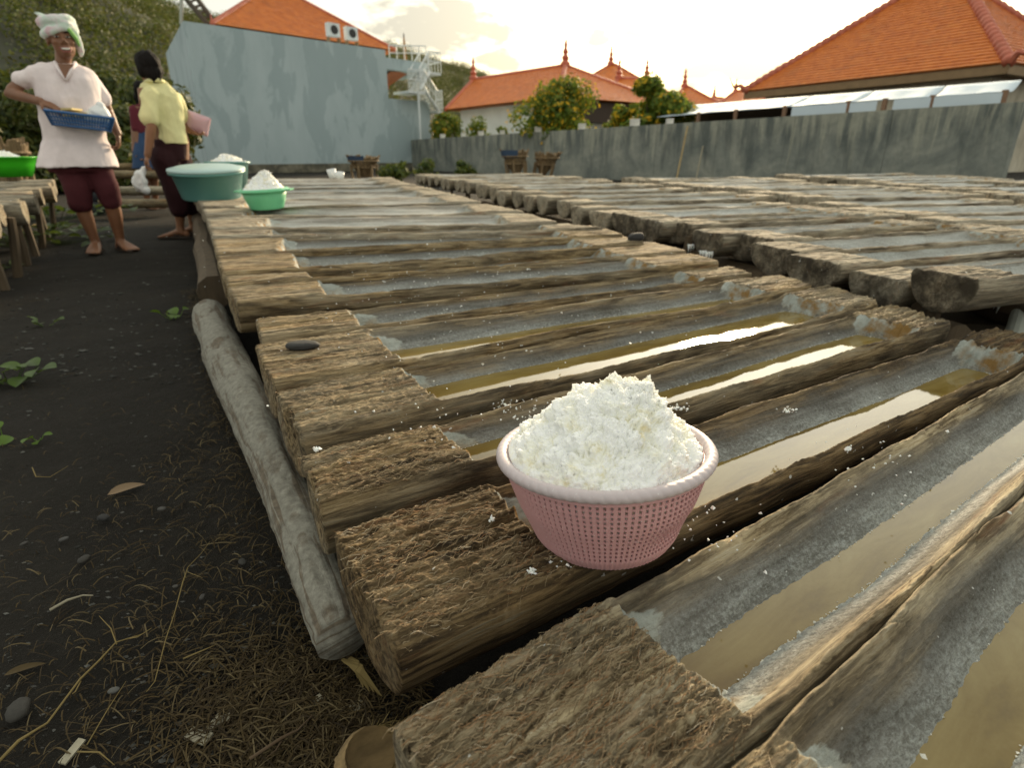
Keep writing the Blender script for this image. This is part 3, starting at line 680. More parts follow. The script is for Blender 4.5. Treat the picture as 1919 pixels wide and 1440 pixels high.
for k in range(8):
    s = k/7; p = at(-5, 412, .40).lerp(at(108, 342, .45), s)
    post('stake', 'wooden stake under the trough ends left of the path', (p.x-.12, p.y-.06, -.02), (p.x-.1+rr.uniform(-.05, .05), p.y-.05, .34), .026, M['stake'], 'stake', 'stakes left of the path', 7, 3, .005, 60+k)
for k, (p0, p1, z0, z1, lab) in enumerate((((1500, 600), (1528, 572), .02, .2, 'reddish stake under the raised rusty trough'), ((1610, 620), (1640, 566), .02, .22, 'thin stake under the raised rusty trough'),
                                        ((1680, 625), (1716, 575), .02, .22, 'thick pale edged stake right of the thin one'))):
    post('stake', lab, at(*p0, z0), at(*p1, z1), .02, M['stake'], 'stake', 'stakes at the near end of the second row', 8, 4, .004, 80+k)
M['bamboo'] = simple('grey_bamboo', (.36, .38, .33), .6, .12, 12)
a, b_ = at(1897, 645, .10), at(1925, 545, .22)
t_ = thing('bamboo_pole', 'upright grey green bamboo pole under the second row at the right edge', 'pole', a)
dv = b_-a; mb = MB().tube([a-dv*.5, b_+dv*.15], .028, 14); mb.obj('culm', M['bamboo'], t_, a, False)
for s in (.05, .62): p = a.lerp(b_, s); MB().tube([p-dv*.012, p, p+dv*.012], [.029, .0315, .029], 14).obj('node_ring', M['bamboo'], t_, a)
# dark planks lying on the ground under the second row
M['plank'] = simple('dark_plank', (.06, .045, .028), .85, .3, 14, .004, stretch=(.3, 1, 1))
for k, (p, l_, ang, wd) in enumerate((((1640, 590), 1.0, -14, .17), ((1560, 545), .8, -12, .15), ((1790, 610), .9, -10, .16))):
    c = at(*p, .08); mb = MB().box((0, 0, 0), (l_, wd, .05)); o = mb.obj('plank', M['plank']); o.location = (c.x+.25, c.y, .07+.012*k); o.rotation_euler = (R(14), 0, R(ang))
    tag(o, ('dark plank in the shade below the rusty trough', 'short dark board behind the first row right ends', 'dark plank leaning beside the bamboo pole')[k], 'plank', 'planks under the second row')
# salt icicles dripping from trough ends
M['salt'] = simple('salt_white', (.80, .82, .80), .6, .06, 60, .002, sss=.15)
for k, (x, y, z) in enumerate(((1318, 470, .26), (1330, 472, .26), (1296, 458, .27), (1436, 492, .24), (1450, 494, .24), (1470, 505, .22), (1492, 520, .2), (1875, 560, .2), (1892, 558, .2), (1882, 562, .2), (1633, 548, .2), (1560, 525, .22))):
    c = at(x, y, z); mb = MB()
    for j in range(3):
        ox = .012*j-.012; l_ = .03+.02*((k*7+j*3) % 4)/3
        mb.tube([(ox, 0, 0), (ox+.002, 0, -l_*.5), (ox, .001, -l_)], [.006, .004, .001], 6)
    o = mb.obj('salt_drip', M['salt'], smooth=True); o.location = c
    tag(o, 'cluster of white salt icicles hanging under the second row', 'salt drip', 'salt drips under the second row')
# ================================================================ buildings, walls, hill
def on_plane(x, y, P, d):
    """sight line through a pixel, met with the vertical plane through P along d"""
    r = ray(x, y); n = Vector((-d.y, d.x, 0)); o = Vector((0, 0, CAM_Z))
    t = (Vector(P)-o).dot(n)/r.dot(n); return o + r*t
def streaky(name, base, dark, light, scale=(.6, .6, .12), amount=.8, patch=None):
    m, t, b = newmat(name)
    v = coords(t, scale); n1 = noise(t, v, 2.6, 7, .62, .3); n2 = noise(t, coords(t), 1.1, 6, .6, .5); n3 = noise(t, coords(t), 14, 6, .65)
    col = ramp(t, n1, [(.37, dark), (.5, base), (.63, light)])
    col = mixc(t, math_n(t, 'MULTIPLY', ramp(t, n2, [(.4, (0,)*3), (.7, (1,)*3)]), amount*.6), col, dark)
    col = mixc(t, math_n(t, 'MULTIPLY', n3, .25), col, light)
    if patch:
        pm = ramp(t, noise(t, coords(t, (.75, .75, .30)), 1.3, 6, .6, .35), [(.50, (0,)*3), (.535, (1,)*3)])
        col = mixc(t, math_n(t, 'MULTIPLY', pm, .6), col, patch)
    t.links.new(col, b.inputs['Base Color']); b.inputs['Roughness'].default_value = .85
    bump(t, b, n3, .25, .01); return m
M['plaster'] = streaky('grey_blue_plaster', (.43, .52, .54), (.40, .49, .51), (.46, .55, .57), (.5, .5, .2), .3, (.305, .39, .41))
def concrete_mat():
    m, t, b = newmat('stained_concrete')
    sx = N(t, 'ShaderNodeSeparateXYZ'); t.links.new(coords(t), sx.inputs[0]); z = math_n(t, 'DIVIDE', sx.outputs['Z'], 1.45)
    st = noise(t, coords(t, (1.5, 1.5, .30)), 1.5, 7, .66, .5); dr = noise(t, coords(t, (2.4, 2.4, .26)), 1.8, 7, .66, .35); bl = noise(t, coords(t, (.9, .9, 1.2)), 1.1, 6, .65, .5); fi = noise(t, coords(t), 11, 7, .7)
    base = ramp(t, bl, [(.36, (.155, .172, .158)), (.5, (.24, .256, .225)), (.64, (.33, .335, .285))])
    dark = ramp(t, math_n(t, 'ADD', st, math_n(t, 'MULTIPLY', math_n(t, 'SUBTRACT', z, .55), .22)), [(.47, (0,)*3), (.63, (1,)*3)])
    col = mixc(t, math_n(t, 'MULTIPLY', dark, .7), base, (.075, .09, .086))
    lite = ramp(t, math_n(t, 'ADD', dr, math_n(t, 'MULTIPLY', math_n(t, 'SUBTRACT', z, .6), .26)), [(.53, (0,)*3), (.66, (1,)*3)])
    col = mixc(t, math_n(t, 'MULTIPLY', lite, .75), col, (.40, .40, .32))
    col = mixc(t, math_n(t, 'MULTIPLY', ramp(t, fi, [(.45, (0,)*3), (.7, (1,)*3)]), .35), col, (.10, .11, .10))
    t.links.new(col, b.inputs['Base Color']); b.inputs['Roughness'].default_value = .9; bump(t, b, math_n(t, 'ADD', fi, bl), .4, .02); return m
M['concrete'] = concrete_mat()
M['plinth'] = streaky('mossy_stone', (.15, .14, .10), (.05, .05, .04), (.25, .23, .17), (1, 1, 1), .8)
M['white_paint'] = simple('white_paint', (.72, .76, .76), .5, .05, 3)
M['wall_white'] = simple('white_wall', (.66, .72, .72), .8, .08, 1.2)
M['cream'] = streaky('cream_wall', (.52, .47, .36), (.36, .32, .24), (.60, .55, .44), (.8, .8, .3), .5)
def tile_mat(name, a, b_, c_):
    m, t, b = newmat(name); info = N(t, 'ShaderNodeObjectInfo')
    n = noise(t, coords(t), 3.2, 4, .6); n2 = noise(t, coords(t), .5, 4, .6)
    col = ramp(t, n, [(.3, a), (.55, b_), (.75, c_)])
    col = mixc(t, math_n(t, 'MULTIPLY', n2, .3), col, a)
    col = mixc(t, math_n(t, 'MULTIPLY', ramp(t, noise(t, coords(t, (1, 1, 2.5)), .9, 7, .7, .5), [(.52, (0,)*3), (.72, (1,)*3)]), .28), col, (.16, .085, .045))
    t.links.new(col, b.inputs['Base Color']); b.inputs['Roughness'].default_value = .55
    bump(t, b, noise(t, coords(t), 20, 4, .6), .3, .02); return m
M['tile'] = tile_mat('orange_tile', (.52, .135, .018), (.66, .20, .028), (.74, .27, .05))
M['ridge'] = tile_mat('ridge_tile', (.42, .10, .05), (.54, .15, .085), (.62, .21, .12))
M['dark_gap'] = simple('dark_brown_and_shade', (.05, .035, .025), .8)  # dark brown parts, and the shade put in under porch and awning
M['fascia'] = simple('brown_fascia', (.26, .17, .085), .7, .15, 3)
def finial(house, p, h, parent=None):
    mb = MB().lathe([(.001, 0), (.20*h, 0), (.20*h, .12*h), (.11*h, .2*h), (.16*h, .3*h), (.08*h, .42*h), (.12*h, .52*h), (.05*h, .66*h), (.075*h, .76*h), (.02*h, .95*h), (.001, h)], 8)
    o = mb.obj('finial', M['ridge'], house, smooth=False); o.location = Vector(p)-house.location; return o
def hip_roof(house, E, ra, rb, n, faces=(0, 1, 2, 3), tile=.35, lift=.05, cap=.12, beads=False, course=True):
    """E: eave corners front-left, front-right, back-right, back-left; ra, rb: ridge ends"""
    rng = random.Random(int(E[0].x*100)); O = house.location
    F = [(E[0], E[1], ra, rb), (E[1], E[2], rb, rb), (E[2], E[3], rb, ra), (E[3], E[0], ra, ra)]
    mb = MB()
    for a, b_, c_, d_ in F: mb.add([a, b_, d_, c_], [(0, 1, 2, 3)])
    mb.add([e-Vector((0, 0, .05)) for e in E], [(3, 2, 1, 0)])
    roof = mb.obj('roof', M['tile'], house, O)
    for fi in faces:
        a, b_, c_, d_ = F[fi]
        nrm = (b_-a).cross(c_-a).normalized()
        if nrm.z < 0: nrm = -nrm
        for i in range(n):
            s0, s1 = i/n, min(1.0, (i+1.25)/n)
            p0, p1 = a.lerp(c_, s0), b_.lerp(d_, s0); q0, q1 = a.lerp(c_, s1), b_.lerp(d_, s1)
            m_ = max(1, int((p1-p0).length/tile)); mb = MB()
            for k in range(m_):
                u0, u1 = k/m_, (k+1)/m_
                up = nrm*(lift*(1+rng.uniform(-.06, .08))); uu = nrm*(lift*.25)
                A, B = p0.lerp(p1, u0), p0.lerp(p1, u1); C_, D_ = q0.lerp(q1, u0), q0.lerp(q1, u1)
                mid0 = (A+B)/2+up*1.12; mid1 = (C_+D_)/2+uu*1.1
                mb.add([A+up, mid0, B+up, D_+uu, mid1, C_+uu, A+nrm*.004, B+nrm*.004], [(0, 1, 4, 5), (1, 2, 3, 4), (6, 7, 2, 1, 0)])
            mb.obj('tile_course', M['tile'], roof, O)
    def caps(p, q, r):
        l_ = (q-p).length; m_ = max(3, int(l_/(r*1.6)))
        mb = MB(); pts = []; rad = []
        for i in range(m_):
            for s, k in ((.02, 1.0), (.5, 1.12), (.97, .86)):
                pts.append(p.lerp(q, (i+s)/m_)); rad.append(r*k)
        mb.tube(pts, rad, 8); return mb.obj('ridge_cap', M['ridge'], house, O, smooth=True)
    caps(E[0], ra, cap); caps(E[1], rb, cap)
    if (ra-rb).length > .2: caps(ra, rb, cap)
    if 1 in faces: caps(E[2], rb, cap)
    if 3 in faces: caps(E[3], ra, cap)
    return roof
# --- grey blue building at the end of the first row
C0 = Vector((-11.4, 23.2, 0)); DF = Vector((.97, 1, 0)).normalized(); DB = Vector((-.54, .84, 0)).normalized()
NF = Vector((DF.y, -DF.x, 0))                       # towards the camera
def front(x, y, off=0.): return on_plane(x, y, C0+NF*off, DF)
C1 = front(730, 200); C1 = Vector((C1.x, C1.y, 0)); TOP = 5.0
CW = front(806, 200); CW = Vector((CW.x, CW.y, 0))
def prism(mb, base, z0, z1):
    n = len(base); b = [(p.x, p.y, z0) for p in base]+[(p.x, p.y, z1) for p in base]
    mb.add(b, [tuple(range(n))[::-1], tuple(range(n, 2*n))]+[(i, (i+1) % n, n+(i+1) % n, n+i) for i in range(n)]); return mb
bld = thing('plastered_building', 'tall windowless grey blue plastered building with damp patches', 'building', C0)
mb = prism(MB(), [C0, C1, C1+DB*8.3, C0+DB*8.3], -.1, TOP); mb.obj('wall', M['plaster'], bld, C0)
zl = front(750, 186).z; zs0 = front(750, 132).z; zs1 = front(760, 112).z
mb = prism(MB(), [C1+DF*.003, CW, CW+DB*3, C1+DF*.003+DB*3], -.1, zl); mb.obj('wing_wall', M['plaster'], bld, C0)
mb = prism(MB(), [C1+DF*.003, front(800, 120).xy.to_3d(), front(800, 120).xy.to_3d()+DB*3.2, C1+DF*.003+DB*3.2], zs0, zs1); mb.obj('terrace_slab', M['plaster'], bld, C0)
mb = prism(MB(), [C0+NF*.04-DF*.04, CW+NF*.04, CW, C0], -.1, .33); mb.obj('plinth', M['plinth'], bld, C0)
q = [front(732, 133.5, -.25), front(769, 133.5, -.25), front(769, 133.5, -.25), front(732, 156, -3.0)]
a, b_ = front(731, 134, -.3), front(771, 134, -.3); c_, d_ = a+DB*2.8-Vector((0, 0, .55)), b_+DB*2.8-Vector((0, 0, .35))
MB().add([a, b_, d_, c_], [(0, 1, 2, 3)]).add([c_, d_, d_-Vector((0, 0, .12)), c_-Vector((0, 0, .55))], [(0, 1, 2, 3)]).obj('soffit', simple('orange_soffit', (.40, .12, .04), .7), bld, C0)
for x in (731, 745, 759, 773, 787, 800):
    p = front(x, 113, -.15); MB().tube([p, p+Vector((0, 0, .62))], .025, 6).obj('rail_post', M['white_paint'], bld, C0)
for dz in (.3, .6):
    MB().tube([front(731, 113, -.15)+Vector((0, 0, dz)), front(800, 113, -.15)+Vector((0, 0, dz))], .025, 6).obj('handrail', M['white_paint'], bld, C0)
# dark finial pole on the terrace
p = front(760, 113, -.6); t_ = thing('shrine_pole', 'thin dark and orange shrine pole on the building terrace', 'pole', p)
MB().tube([(0, 0, 0), (0, 0, .45), (0, 0, .8), (0, 0, 1.05)], [.09, .07, .045, .012], 8).obj('shaft', simple('shrine_orange', (.34, .15, .03), .6), t_); MB().ell((0, 0, 1.0), (.03, .03, .12), 8, 6).obj('tip', M['dark_gap'], t_)
# --- white steel stair
st = thing('metal_staircase', 'white steel outside staircase with railings beside the terrace', 'staircase', front(783, 250, .9))
O = st.location
def flight(p, q, wd):                               # p upper, q lower end of the near stringer
    back = -NF*wd
    for o_ in (Vector(), back):
        MB().tube([p+o_, q+o_], .06, 6).obj('stringer', M['white_paint'], st, O)
        MB().tube([p+o_+Vector((0, 0, .85)), q+o_+Vector((0, 0, .85))], .03, 6).obj('handrail', M['white_paint'], st, O)
        MB().tube([p+o_+Vector((0, 0, .45)), q+o_+Vector((0, 0, .45))], .02, 6).obj('handrail', M['white_paint'], st, O)
        for i in range(6):
            s = p.lerp(q, i/5)+o_; MB().tube([s, s+Vector((0, 0, .85))], .02, 5).obj('baluster', M['white_paint'], st, O)
    for i in range(8):
        s = p.lerp(q, (i+.5)/8)+back/2; MB().box(s, (.26, wd, .03), math.atan2(DF.y, DF.x)).obj('tread', M['white_paint'], st, O)
def landing(a, b_, wd):
    back = -NF*wd; mb = prism(MB(), [a, b_, b_+back, a+back], a.z-.1, a.z); mb.obj('landing', M['white_paint'], st, O)
    for k in range(5):
        s = a.lerp(b_, k/4); MB().tube([s, s+Vector((0, 0, .85))], .02, 5).obj('baluster', M['white_paint'], st, O)
    for dz in (.45, .85): MB().tube([a+Vector((0, 0, dz)), b_+Vector((0, 0, dz)), b_+back+Vector((0, 0, dz))], .028, 6).obj('handrail', M['white_paint'], st, O)
l1a, l1b = front(804, 134, .3), front(827, 134, .3); l1b.z = l1a.z
l2a, l2b = front(767, 169, .9), front(797, 169, .9); l2b.z = l2a.z
l3 = front(830, 206, .4)
landing(l1a, l1b, 1.0); landing(l2a, l2b, 1.2); flight(front(806, 134, .3), front(788, 168, .9), .7); flight(front(796, 169, .7), front(822, 207, .4), .7)
landing(front(819, 207, .4), l3, .6)
for x in (784,): p = front(x, 169, .9); MB().tube([p, Vector((p.x, p.y, 0))], .05, 8).obj('post', M['white_paint'], st, O)
# --- orange roofed house right behind it
hL, hR = front(398, 44, -2.2), front(742, 100, -2.2); hR.z = hL.z
OO = Vector((hL.x, hL.y, 0)); hs = thing('orange_roof_house', 'house with a steep orange hip roof rising behind the grey blue building', 'house', OO)
bk = DB*7; hz = hL.z
rl, rr_ = front(492, -18, -5.6), front(557, -4, -5.6)
rz = (rl.z+rr_.z)/2; rl.z = rz; rr_.z = rz
hip_roof(hs, [hL, hR, hR+bk, hL+bk], rl, rr_, 26, (0, 1), .5, .04, .10)
prism(MB(), [Vector((p.x, p.y, 0)) for p in (hL+DF*.5+DB*.4, hR-DF*.5+DB*.4, hR-DF*.5+bk, hL+DF*.5+bk)], 0, hz-.06).obj('wall', M['wall_white'], hs, OO)
finial(hs, hL+Vector((0, 0, .0)), .35)
for k, (x, y) in enumerate(((624, 56), (658, 63))):
    p = front(x, y, -.9); lab = ('left white air conditioner unit in front of the orange roof', 'right white air conditioner unit in front of the orange roof')[k]
    ac = thing('air_conditioner', lab, 'air conditioner', p, (0, 0, math.atan2(DF.y, DF.x)), 'air conditioner units')
    MB().box((0, 0, 0), (.54, .26, .50)).obj('case', M['white_paint'], ac)
    MB().tube([(0, -.135, 0), (0, -.15, 0)], .17, 20).obj('fan_grille', simple('dark_grille', (.03, .03, .03), .6), ac)
    for s in (-.25, .25): MB().box((s, 0, -.45), (.05, .24, .32)).obj('bracket', M['fascia'], ac)
# --- leaning steel truss at the left corner of the roof
t_ = thing('steel_truss', 'dark slanted steel ladder beam with an upright pole beyond the building', 'beam', on_plane(345, 30, C0+DB*5, DF))
M['dark_steel'] = simple('dark_steel', (.10, .09, .07), .6)
def tp(x, y): return on_plane(x, y, C0+DB*5, DF)
MB().tube([tp(340, 45), tp(341, -40)], .07, 8).obj('pole', M['bamboo'], t_, t_.location)
MB().tube([tp(346, -6), tp(389, 44)], .10, 6).obj('rail', M['dark_steel'], t_, t_.location); MB().tube([tp(362, -14), tp(403, 42)], .10, 6).obj('rail', M['dark_steel'], t_, t_.location)
for i in range(6):
    s = i/5; MB().tube([tp(346+43*s, -6+50*s), tp(362+41*s, -14+56*s)], .05, 5).obj('rung', M['dark_steel'], t_, t_.location)
# --- stained concrete boundary wall, in cast panels
WL = front(772, 290); WL = Vector((WL.x, WL.y, 0)); zLW = front(772, 262).z
WR = atY(1921, 190, 10.3); zRW = WR.z; WR = Vector((WR.x, WR.y, 0)); DW = (WL-WR).normalized(); NW = Vector((DW.y, -DW.x, 0))
if NW.dot(-WR) < 0: NW = -NW
cw = thing('concrete_wall', 'long grey concrete boundary wall with dark run down stains', 'wall', WR)
nP = 12
for i in range(nP):
    a, b_ = WR.lerp(WL, i/nP), WR.lerp(WL, (i+1)/nP); a2, b2 = a+DW*.004, b_-DW*.004
    za, zb = zRW+(zLW-zRW)*i/nP, zRW+(zLW-zRW)*(i+1)/nP; bk_ = -NW*.18
    MB().hexa([Vector((p.x, p.y, -.1)) for p in (a2, b2, b2+bk_, a2+bk_)]+[(a2.x, a2.y, za), (b2.x, b2.y, zb), ((b2+bk_).x, (b2+bk_).y, zb), ((a2+bk_).x, (a2+bk_).y, za)]).obj('wall_panel', M['concrete'], cw, WR)
def wall_top(x):                                     # point on top of the wall at pixel column x
    p = on_plane(x, 240, WR, DW); s = (Vector((p.x, p.y, 0))-WR).length/(WL-WR).length
    return Vector((p.x, p.y, zRW+(zLW-zRW)*s))
# --- middle house and the roofs beyond
def house(label, El, Er, apl, apr, yd, n, zdown, wall, fin=.0, faces=(0, 1), tile=.5, depth=None, wallface=True):
    El, Er = Vector(El), Vector(Er); d = (Er-El); d.z = 0; d.normalize(); bkd = Vector((-d.y, d.x, 0))
    if bkd.y < 0: bkd = -bkd
    O = Vector((El.x, El.y, 0)); h = thing('orange_roof_house', label, 'house', O)
    B = [El, Er, Er+bkd*depth, El+bkd*depth]
    hip_roof(h, B, Vector(apl), Vector(apr), n, faces, tile, .05, .14)
    ins = .7
    W = [El+d*ins+bkd*ins, Er-d*ins+bkd*ins, Er-d*ins+bkd*(depth-ins), El+d*ins+bkd*(depth-ins)]
    prism(MB(), [Vector((p.x, p.y, 0)) for p in W], 0, El.z-.05).obj('wall', wall, h, O)
    if fin:
        finial(h, apl, fin)
        if (Vector(apl)-Vector(apr)).length > 1.2: finial(h, apr, fin)
    return h, B, d, bkd, W
el, er = atY(836, 206, 42), atY(1047, 181, 33); er.z = el.z = (el.z+er.z)/2
ap_l, ap_r = atY(888, 155, 46.5), atY(1060, 117, 39.5); ap_l.z = ap_r.z = (ap_l.z+ap_r.z)/2
h1, B1, d1, k1, W1 = house('long low house with orange tiled hip roof and white wall behind the concrete wall', el, er, ap_l, ap_r, 0, 22, 3, M['wall_white'], 1.5, (0, 1), .5, 9.)
finial(h1, er, .8)
# porch shade under its right gable as a dark block, with a small window
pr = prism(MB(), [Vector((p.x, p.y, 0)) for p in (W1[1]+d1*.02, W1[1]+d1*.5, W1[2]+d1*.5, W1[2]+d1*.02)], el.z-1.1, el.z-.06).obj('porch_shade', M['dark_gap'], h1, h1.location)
for k in range(2):
    c = W1[1].lerp(W1[2], .35+.3*k)+d1*.05; wn = MB().box((c.x, c.y, 1.4), (.08, 1.0, 1.2), math.atan2(d1.y, d1.x)).obj('window', M['dark_gap'], h1, h1.location)
    MB().box((c.x+.03, c.y, 1.4), (.1, .08, 1.2), math.atan2(d1.y, d1.x)).obj('window_frame', M['white_paint'], wn, h1.location)
for lab, xl, xr, ye, xa, ya, xb, yb, Y, fin in (
        ('pyramid roofed house behind the long low house', 1082, 1212, 158, 1145, 122, 1153, 120, 56, 1.6),
        ('orange roof with a stepped ridge left of the taller flowering tree', 1120, 1282, 195, 1160, 152, 1212, 143, 48, 1.5),
        ('orange roof right of the taller flowering tree', 1256, 1350, 197, 1283, 163, 1290, 163, 52, 1.5),
        ('small low orange roof in the gap before the big house', 1318, 1392, 199, 1338, 184, 1352, 183, 60, 1.3),
        ('small orange roof touching the left eave of the big house', 1352, 1440, 192, 1378, 174, 1420, 168, 50, 1.0)):
    a, b_ = atY(xl, ye, Y), atY(xr, ye, Y-1); b_.z = a.z; p, q = atY(xa, ya, Y+3), atY(xb, yb, Y+3); p.z = q.z = (p.z+q.z)/2
    house(lab, a, b_, p, q, 0, 10, 3, M['cream'], fin, (0, 1), .6, 7.)
# --- big house on the right
zE = CAM_Z+3.0
e0 = at(1395, 171, zE); e1 = at(1893, 117, zE)
d = (e1-e0).normalized(); kb = Vector((-d.y, d.x, 0)); kb = kb if kb.x > 0 else -kb
dep_ = 9.0
def ridge_pt(s, o, z): p = e0+d*s+kb*o; return Vector((p.x, p.y, z))
Lh = (e1-e0).length
ra, rb = ridge_pt(4.5, 4.5, zE+3.75), ridge_pt(Lh-4.4, 4.5, zE+3.75)
bh = thing('orange_roof_house', 'big house with a broad orange tiled hip roof on the right', 'house', Vector((e0.x, e0.y, 0)))
BH = bh.location
hip_roof(bh, [e0, e1, e1+kb*dep_, e0+kb*dep_], ra, rb, 30, (0, 1), .30, .055, .20)
for a, b_ in ((e0, e1), (e1, e1+kb*dep_)):
    u = (b_-a).normalized(); nn = Vector((u.y, -u.x, 0)); nn = nn if nn.dot(-a) > 0 else -nn
    MB().hexa([p+Vector((0, 0, -.34)) for p in (a-nn*.02, b_-nn*.02, b_-nn*.30, a-nn*.30)]+[p+Vector((0, 0, -.03)) for p in (a-nn*.02, b_-nn*.02, b_-nn*.30, a-nn*.30)]).obj('fascia', M['fascia'], bh, BH)
prism(MB(), [Vector((p.x, p.y, 0)) for p in (e0+d*.75+kb*.75, e1-d*.75+kb*.75, e1-d*.75+kb*(dep_-.75), e0+d*.75+kb*(dep_-.75))], 0, zE-.06).obj('wall', M['cream'], bh, BH)
finial(bh, ra, 1.2); finial(bh, rb, 1.2); finial(bh, e1+kb*dep_*.55+Vector((0, 0, 3.6)), .1)
def curl(p, dirv, s):
    pts = [p+dirv*(s*i/8)+Vector((0, 0, s*(.15*math.sin(i*.9)+.08*i))) for i in range(9)]
    MB().tube(pts, [.10*s+.02, .13*s, .12*s, .1*s, .09*s, .08*s, .06*s, .04*s, .015*s], 6).obj('corner_ornament', M['ridge'], bh, BH)
curl(e1, (d-kb*.4).normalized(), .9); curl(e0, (-d-kb*.2).normalized(), .9)
fr = e1.lerp(rb, .0)
# --- white sheet awning between the wall and the big house
M['sheet'] = simple('white_plastic_sheet', (.58, .67, .74), .75, .05, 2., spec=.15)
aw = thing('sheet_awning', 'long lean-to of white translucent plastic sheets along the top of the concrete wall', 'awning', on_plane(1500, 200, WR-NW*.6, DW)); AO = aw.location
Wb = WR-NW*.5; Wk = WR-NW*2.6
low = [(1232, 219), (1330, 210), (1480, 199), (1600, 190), (1740, 181), (1892, 170)]
hi_ = [(1292, 197), (1395, 189), (1525, 179), (1640, 170), (1775, 160), (1918, 149)]
for i in range(5):
    a, b_ = on_plane(*low[i], Wb, DW), on_plane(*low[i+1], Wb, DW); c_, d_ = on_plane(*hi_[i+1], Wk, DW), on_plane(*hi_[i], Wk, DW)
    n_ = 8; V, F = [], []
    for j in range(n_+1):
        for k in range(n_+1):
            p = a.lerp(b_, j/n_*.985).lerp(d_.lerp(c_, j/n_*.985), k/n_); p.z += .03*math.sin(j*1.7+i)*math.sin(k/n_*3.1)-.05*math.sin(k/n_*3.14)
            V.append(tuple(p))
    for j in range(n_):
        for k in range(n_): F.append((j*(n_+1)+k, (j+1)*(n_+1)+k, (j+1)*(n_+1)+k+1, j*(n_+1)+k+1))
    o = MB().add(V, F).obj('roof_sheet', M['sheet'], aw, AO, True); md = o.modifiers.new('t', 'SOLIDIFY'); md.thickness = .012
for x0, x1 in ((1485, 1588), (1594, 1645), (1676, 1746), (1752, 1880)):
    y = lambda x: np.interp(x, [1232, 1480, 1740, 1892], [221, 200.5, 182.5, 172])
    a, b_ = on_plane(x0, y(x0), Wb+NW*.05, DW), on_plane(x1, y(x1), Wb+NW*.05, DW)
    za = wall_top(x0).z-.05
    MB().hexa([Vector((p.x, p.y, za)) for p in (a, b_, b_-NW*.015, a-NW*.015)]+[Vector(p) for p in (a, b_, b_-NW*.015, a-NW*.015)]).obj('side_sheet', M['sheet'], aw, AO)
MB().hexa([Vector((p.x, p.y, .1)) for p in (on_plane(1290, 197, Wk, DW), on_plane(1560, 178, Wk, DW), on_plane(1560, 178, Wk, DW)-NW*.08, on_plane(1290, 197, Wk, DW)-NW*.08)]+[p-Vector((0, 0, .12)) for p in (on_plane(1290, 197, Wk, DW), on_plane(1560, 178, Wk, DW), on_plane(1560, 178, Wk, DW)-NW*.08, on_plane(1290, 197, Wk, DW)-NW*.08)]).obj('shade_panel', M['dark_gap'], aw, AO)  # added dark panel, blocks bright sky and stands in for shade under the awning
M['post_brown'] = simple('brown_post', (.22, .13, .08), .8)
for x in (1310, 1380, 1472, 1591, 1660, 1749, 1885):
    a = on_plane(x, float(np.interp(x, [p[0] for p in low], [p[1] for p in low])), Wb, DW); MB().tube([a+Vector((0, 0, .02)), Vector((a.x, a.y, wall_top(x).z-.9))], .05, 6).obj('post', M['post_brown'], aw, AO)
# --- hills
sil = [(-400, -420), (0, -170), (335, 0), (560, 48), (740, 80), (850, 113), (940, 141), (1060, 172), (1400, 225), (1900, 255), (2600, 270)]
def hill_pt(x, s):
    ys = float(np.interp(x, [p[0] for p in sil], [p[1] for p in sil]))
    Y0 = float(np.interp(x, [-400, 300, 700, 1000, 2600], [30, 34, 62, 120, 160])); Y1 = float(np.interp(x, [-400, 300, 700, 1000, 2600], [95, 105, 150, 210, 260]))
    zt = atY(x, ys, Y1).z - 2.0
    Y = Y0+(Y1-Y0)*s; P = atY(x, ys, Y); return P.x, Y, max(-.05, zt*(s**.82))
xs = np.linspace(-400, 2600, 120); sv = np.concatenate([np.linspace(0, 1, 40), [1.25, 1.6]])
V = []
for x in xs:
    for s in sv:
        X, Y, Z = hill_pt(float(x), float(min(s, 1))); 
        if s > 1: k = s; X *= k; Y *= k; Z *= (1.9-s)
        V.append((X, Y, Z + (1.2*float(vn(X*.09, Y*.09, 0, 3)) if 0 < s <= 1 else 0)))
ns = len(sv); F = [(i*ns+j, (i+1)*ns+j, (i+1)*ns+j+1, i*ns+j+1) for i in range(len(xs)-1) for j in range(ns-1)]
M['hill'] = simple('hill_scrub', (.018, .022, .008), .95, .4, .3)
tag(link('hill', mesh('hill', V, F, M['hill'], True)), kind='structure')
def leafmat(name, cols, trans=.25, rough=.6, scale=1.4, spec=.3):
    m, t, b = newmat(name)
    n = noise(t, coords(t), scale, 4, .6); g = N(t, 'ShaderNodeNewGeometry')
    f = math_n(t, 'ADD', math_n(t, 'MULTIPLY', n, .7), math_n(t, 'MULTIPLY', g.outputs['Random Per Island'], .45))
    col = ramp(t, f, [(.25+.5*i/(len(cols)-1), c) for i, c in enumerate(cols)])
    t.links.new(col, b.inputs['Base Color']); b.inputs['Roughness'].default_value = rough; b.inputs['Specular IOR Level'].default_value = spec
    tr = N(t, 'ShaderNodeBsdfTranslucent'); t.links.new(mixc(t, .5, col, (.12, .14, .01), 'ADD'), tr.inputs['Color'])
    mx = N(t, 'ShaderNodeMixShader'); mx.inputs[0].default_value = trans; o = t.nodes['Material Output']
    t.links.new(b.outputs[0], mx.inputs[1]); t.links.new(tr.outputs[0], mx.inputs[2]); t.links.new(mx.outputs[0], o.inputs['Surface']); return m
M['forest'] = leafmat('forest', [(.014, .026, .006), (.038, .060, .010), (.078, .102, .016), (.125, .128, .024), (.10, .092, .036)], .2, scale=.075)
bmx = bmesh.new(); bmesh.ops.create_icosphere(bmx, subdivisions=2, radius=1); IV = np.array([v.co[:] for v in bmx.verts]); IF = np.array([[v.index for v in f.verts] for f in bmx.faces]); bmx.free()
rng = np.random.default_rng(5)
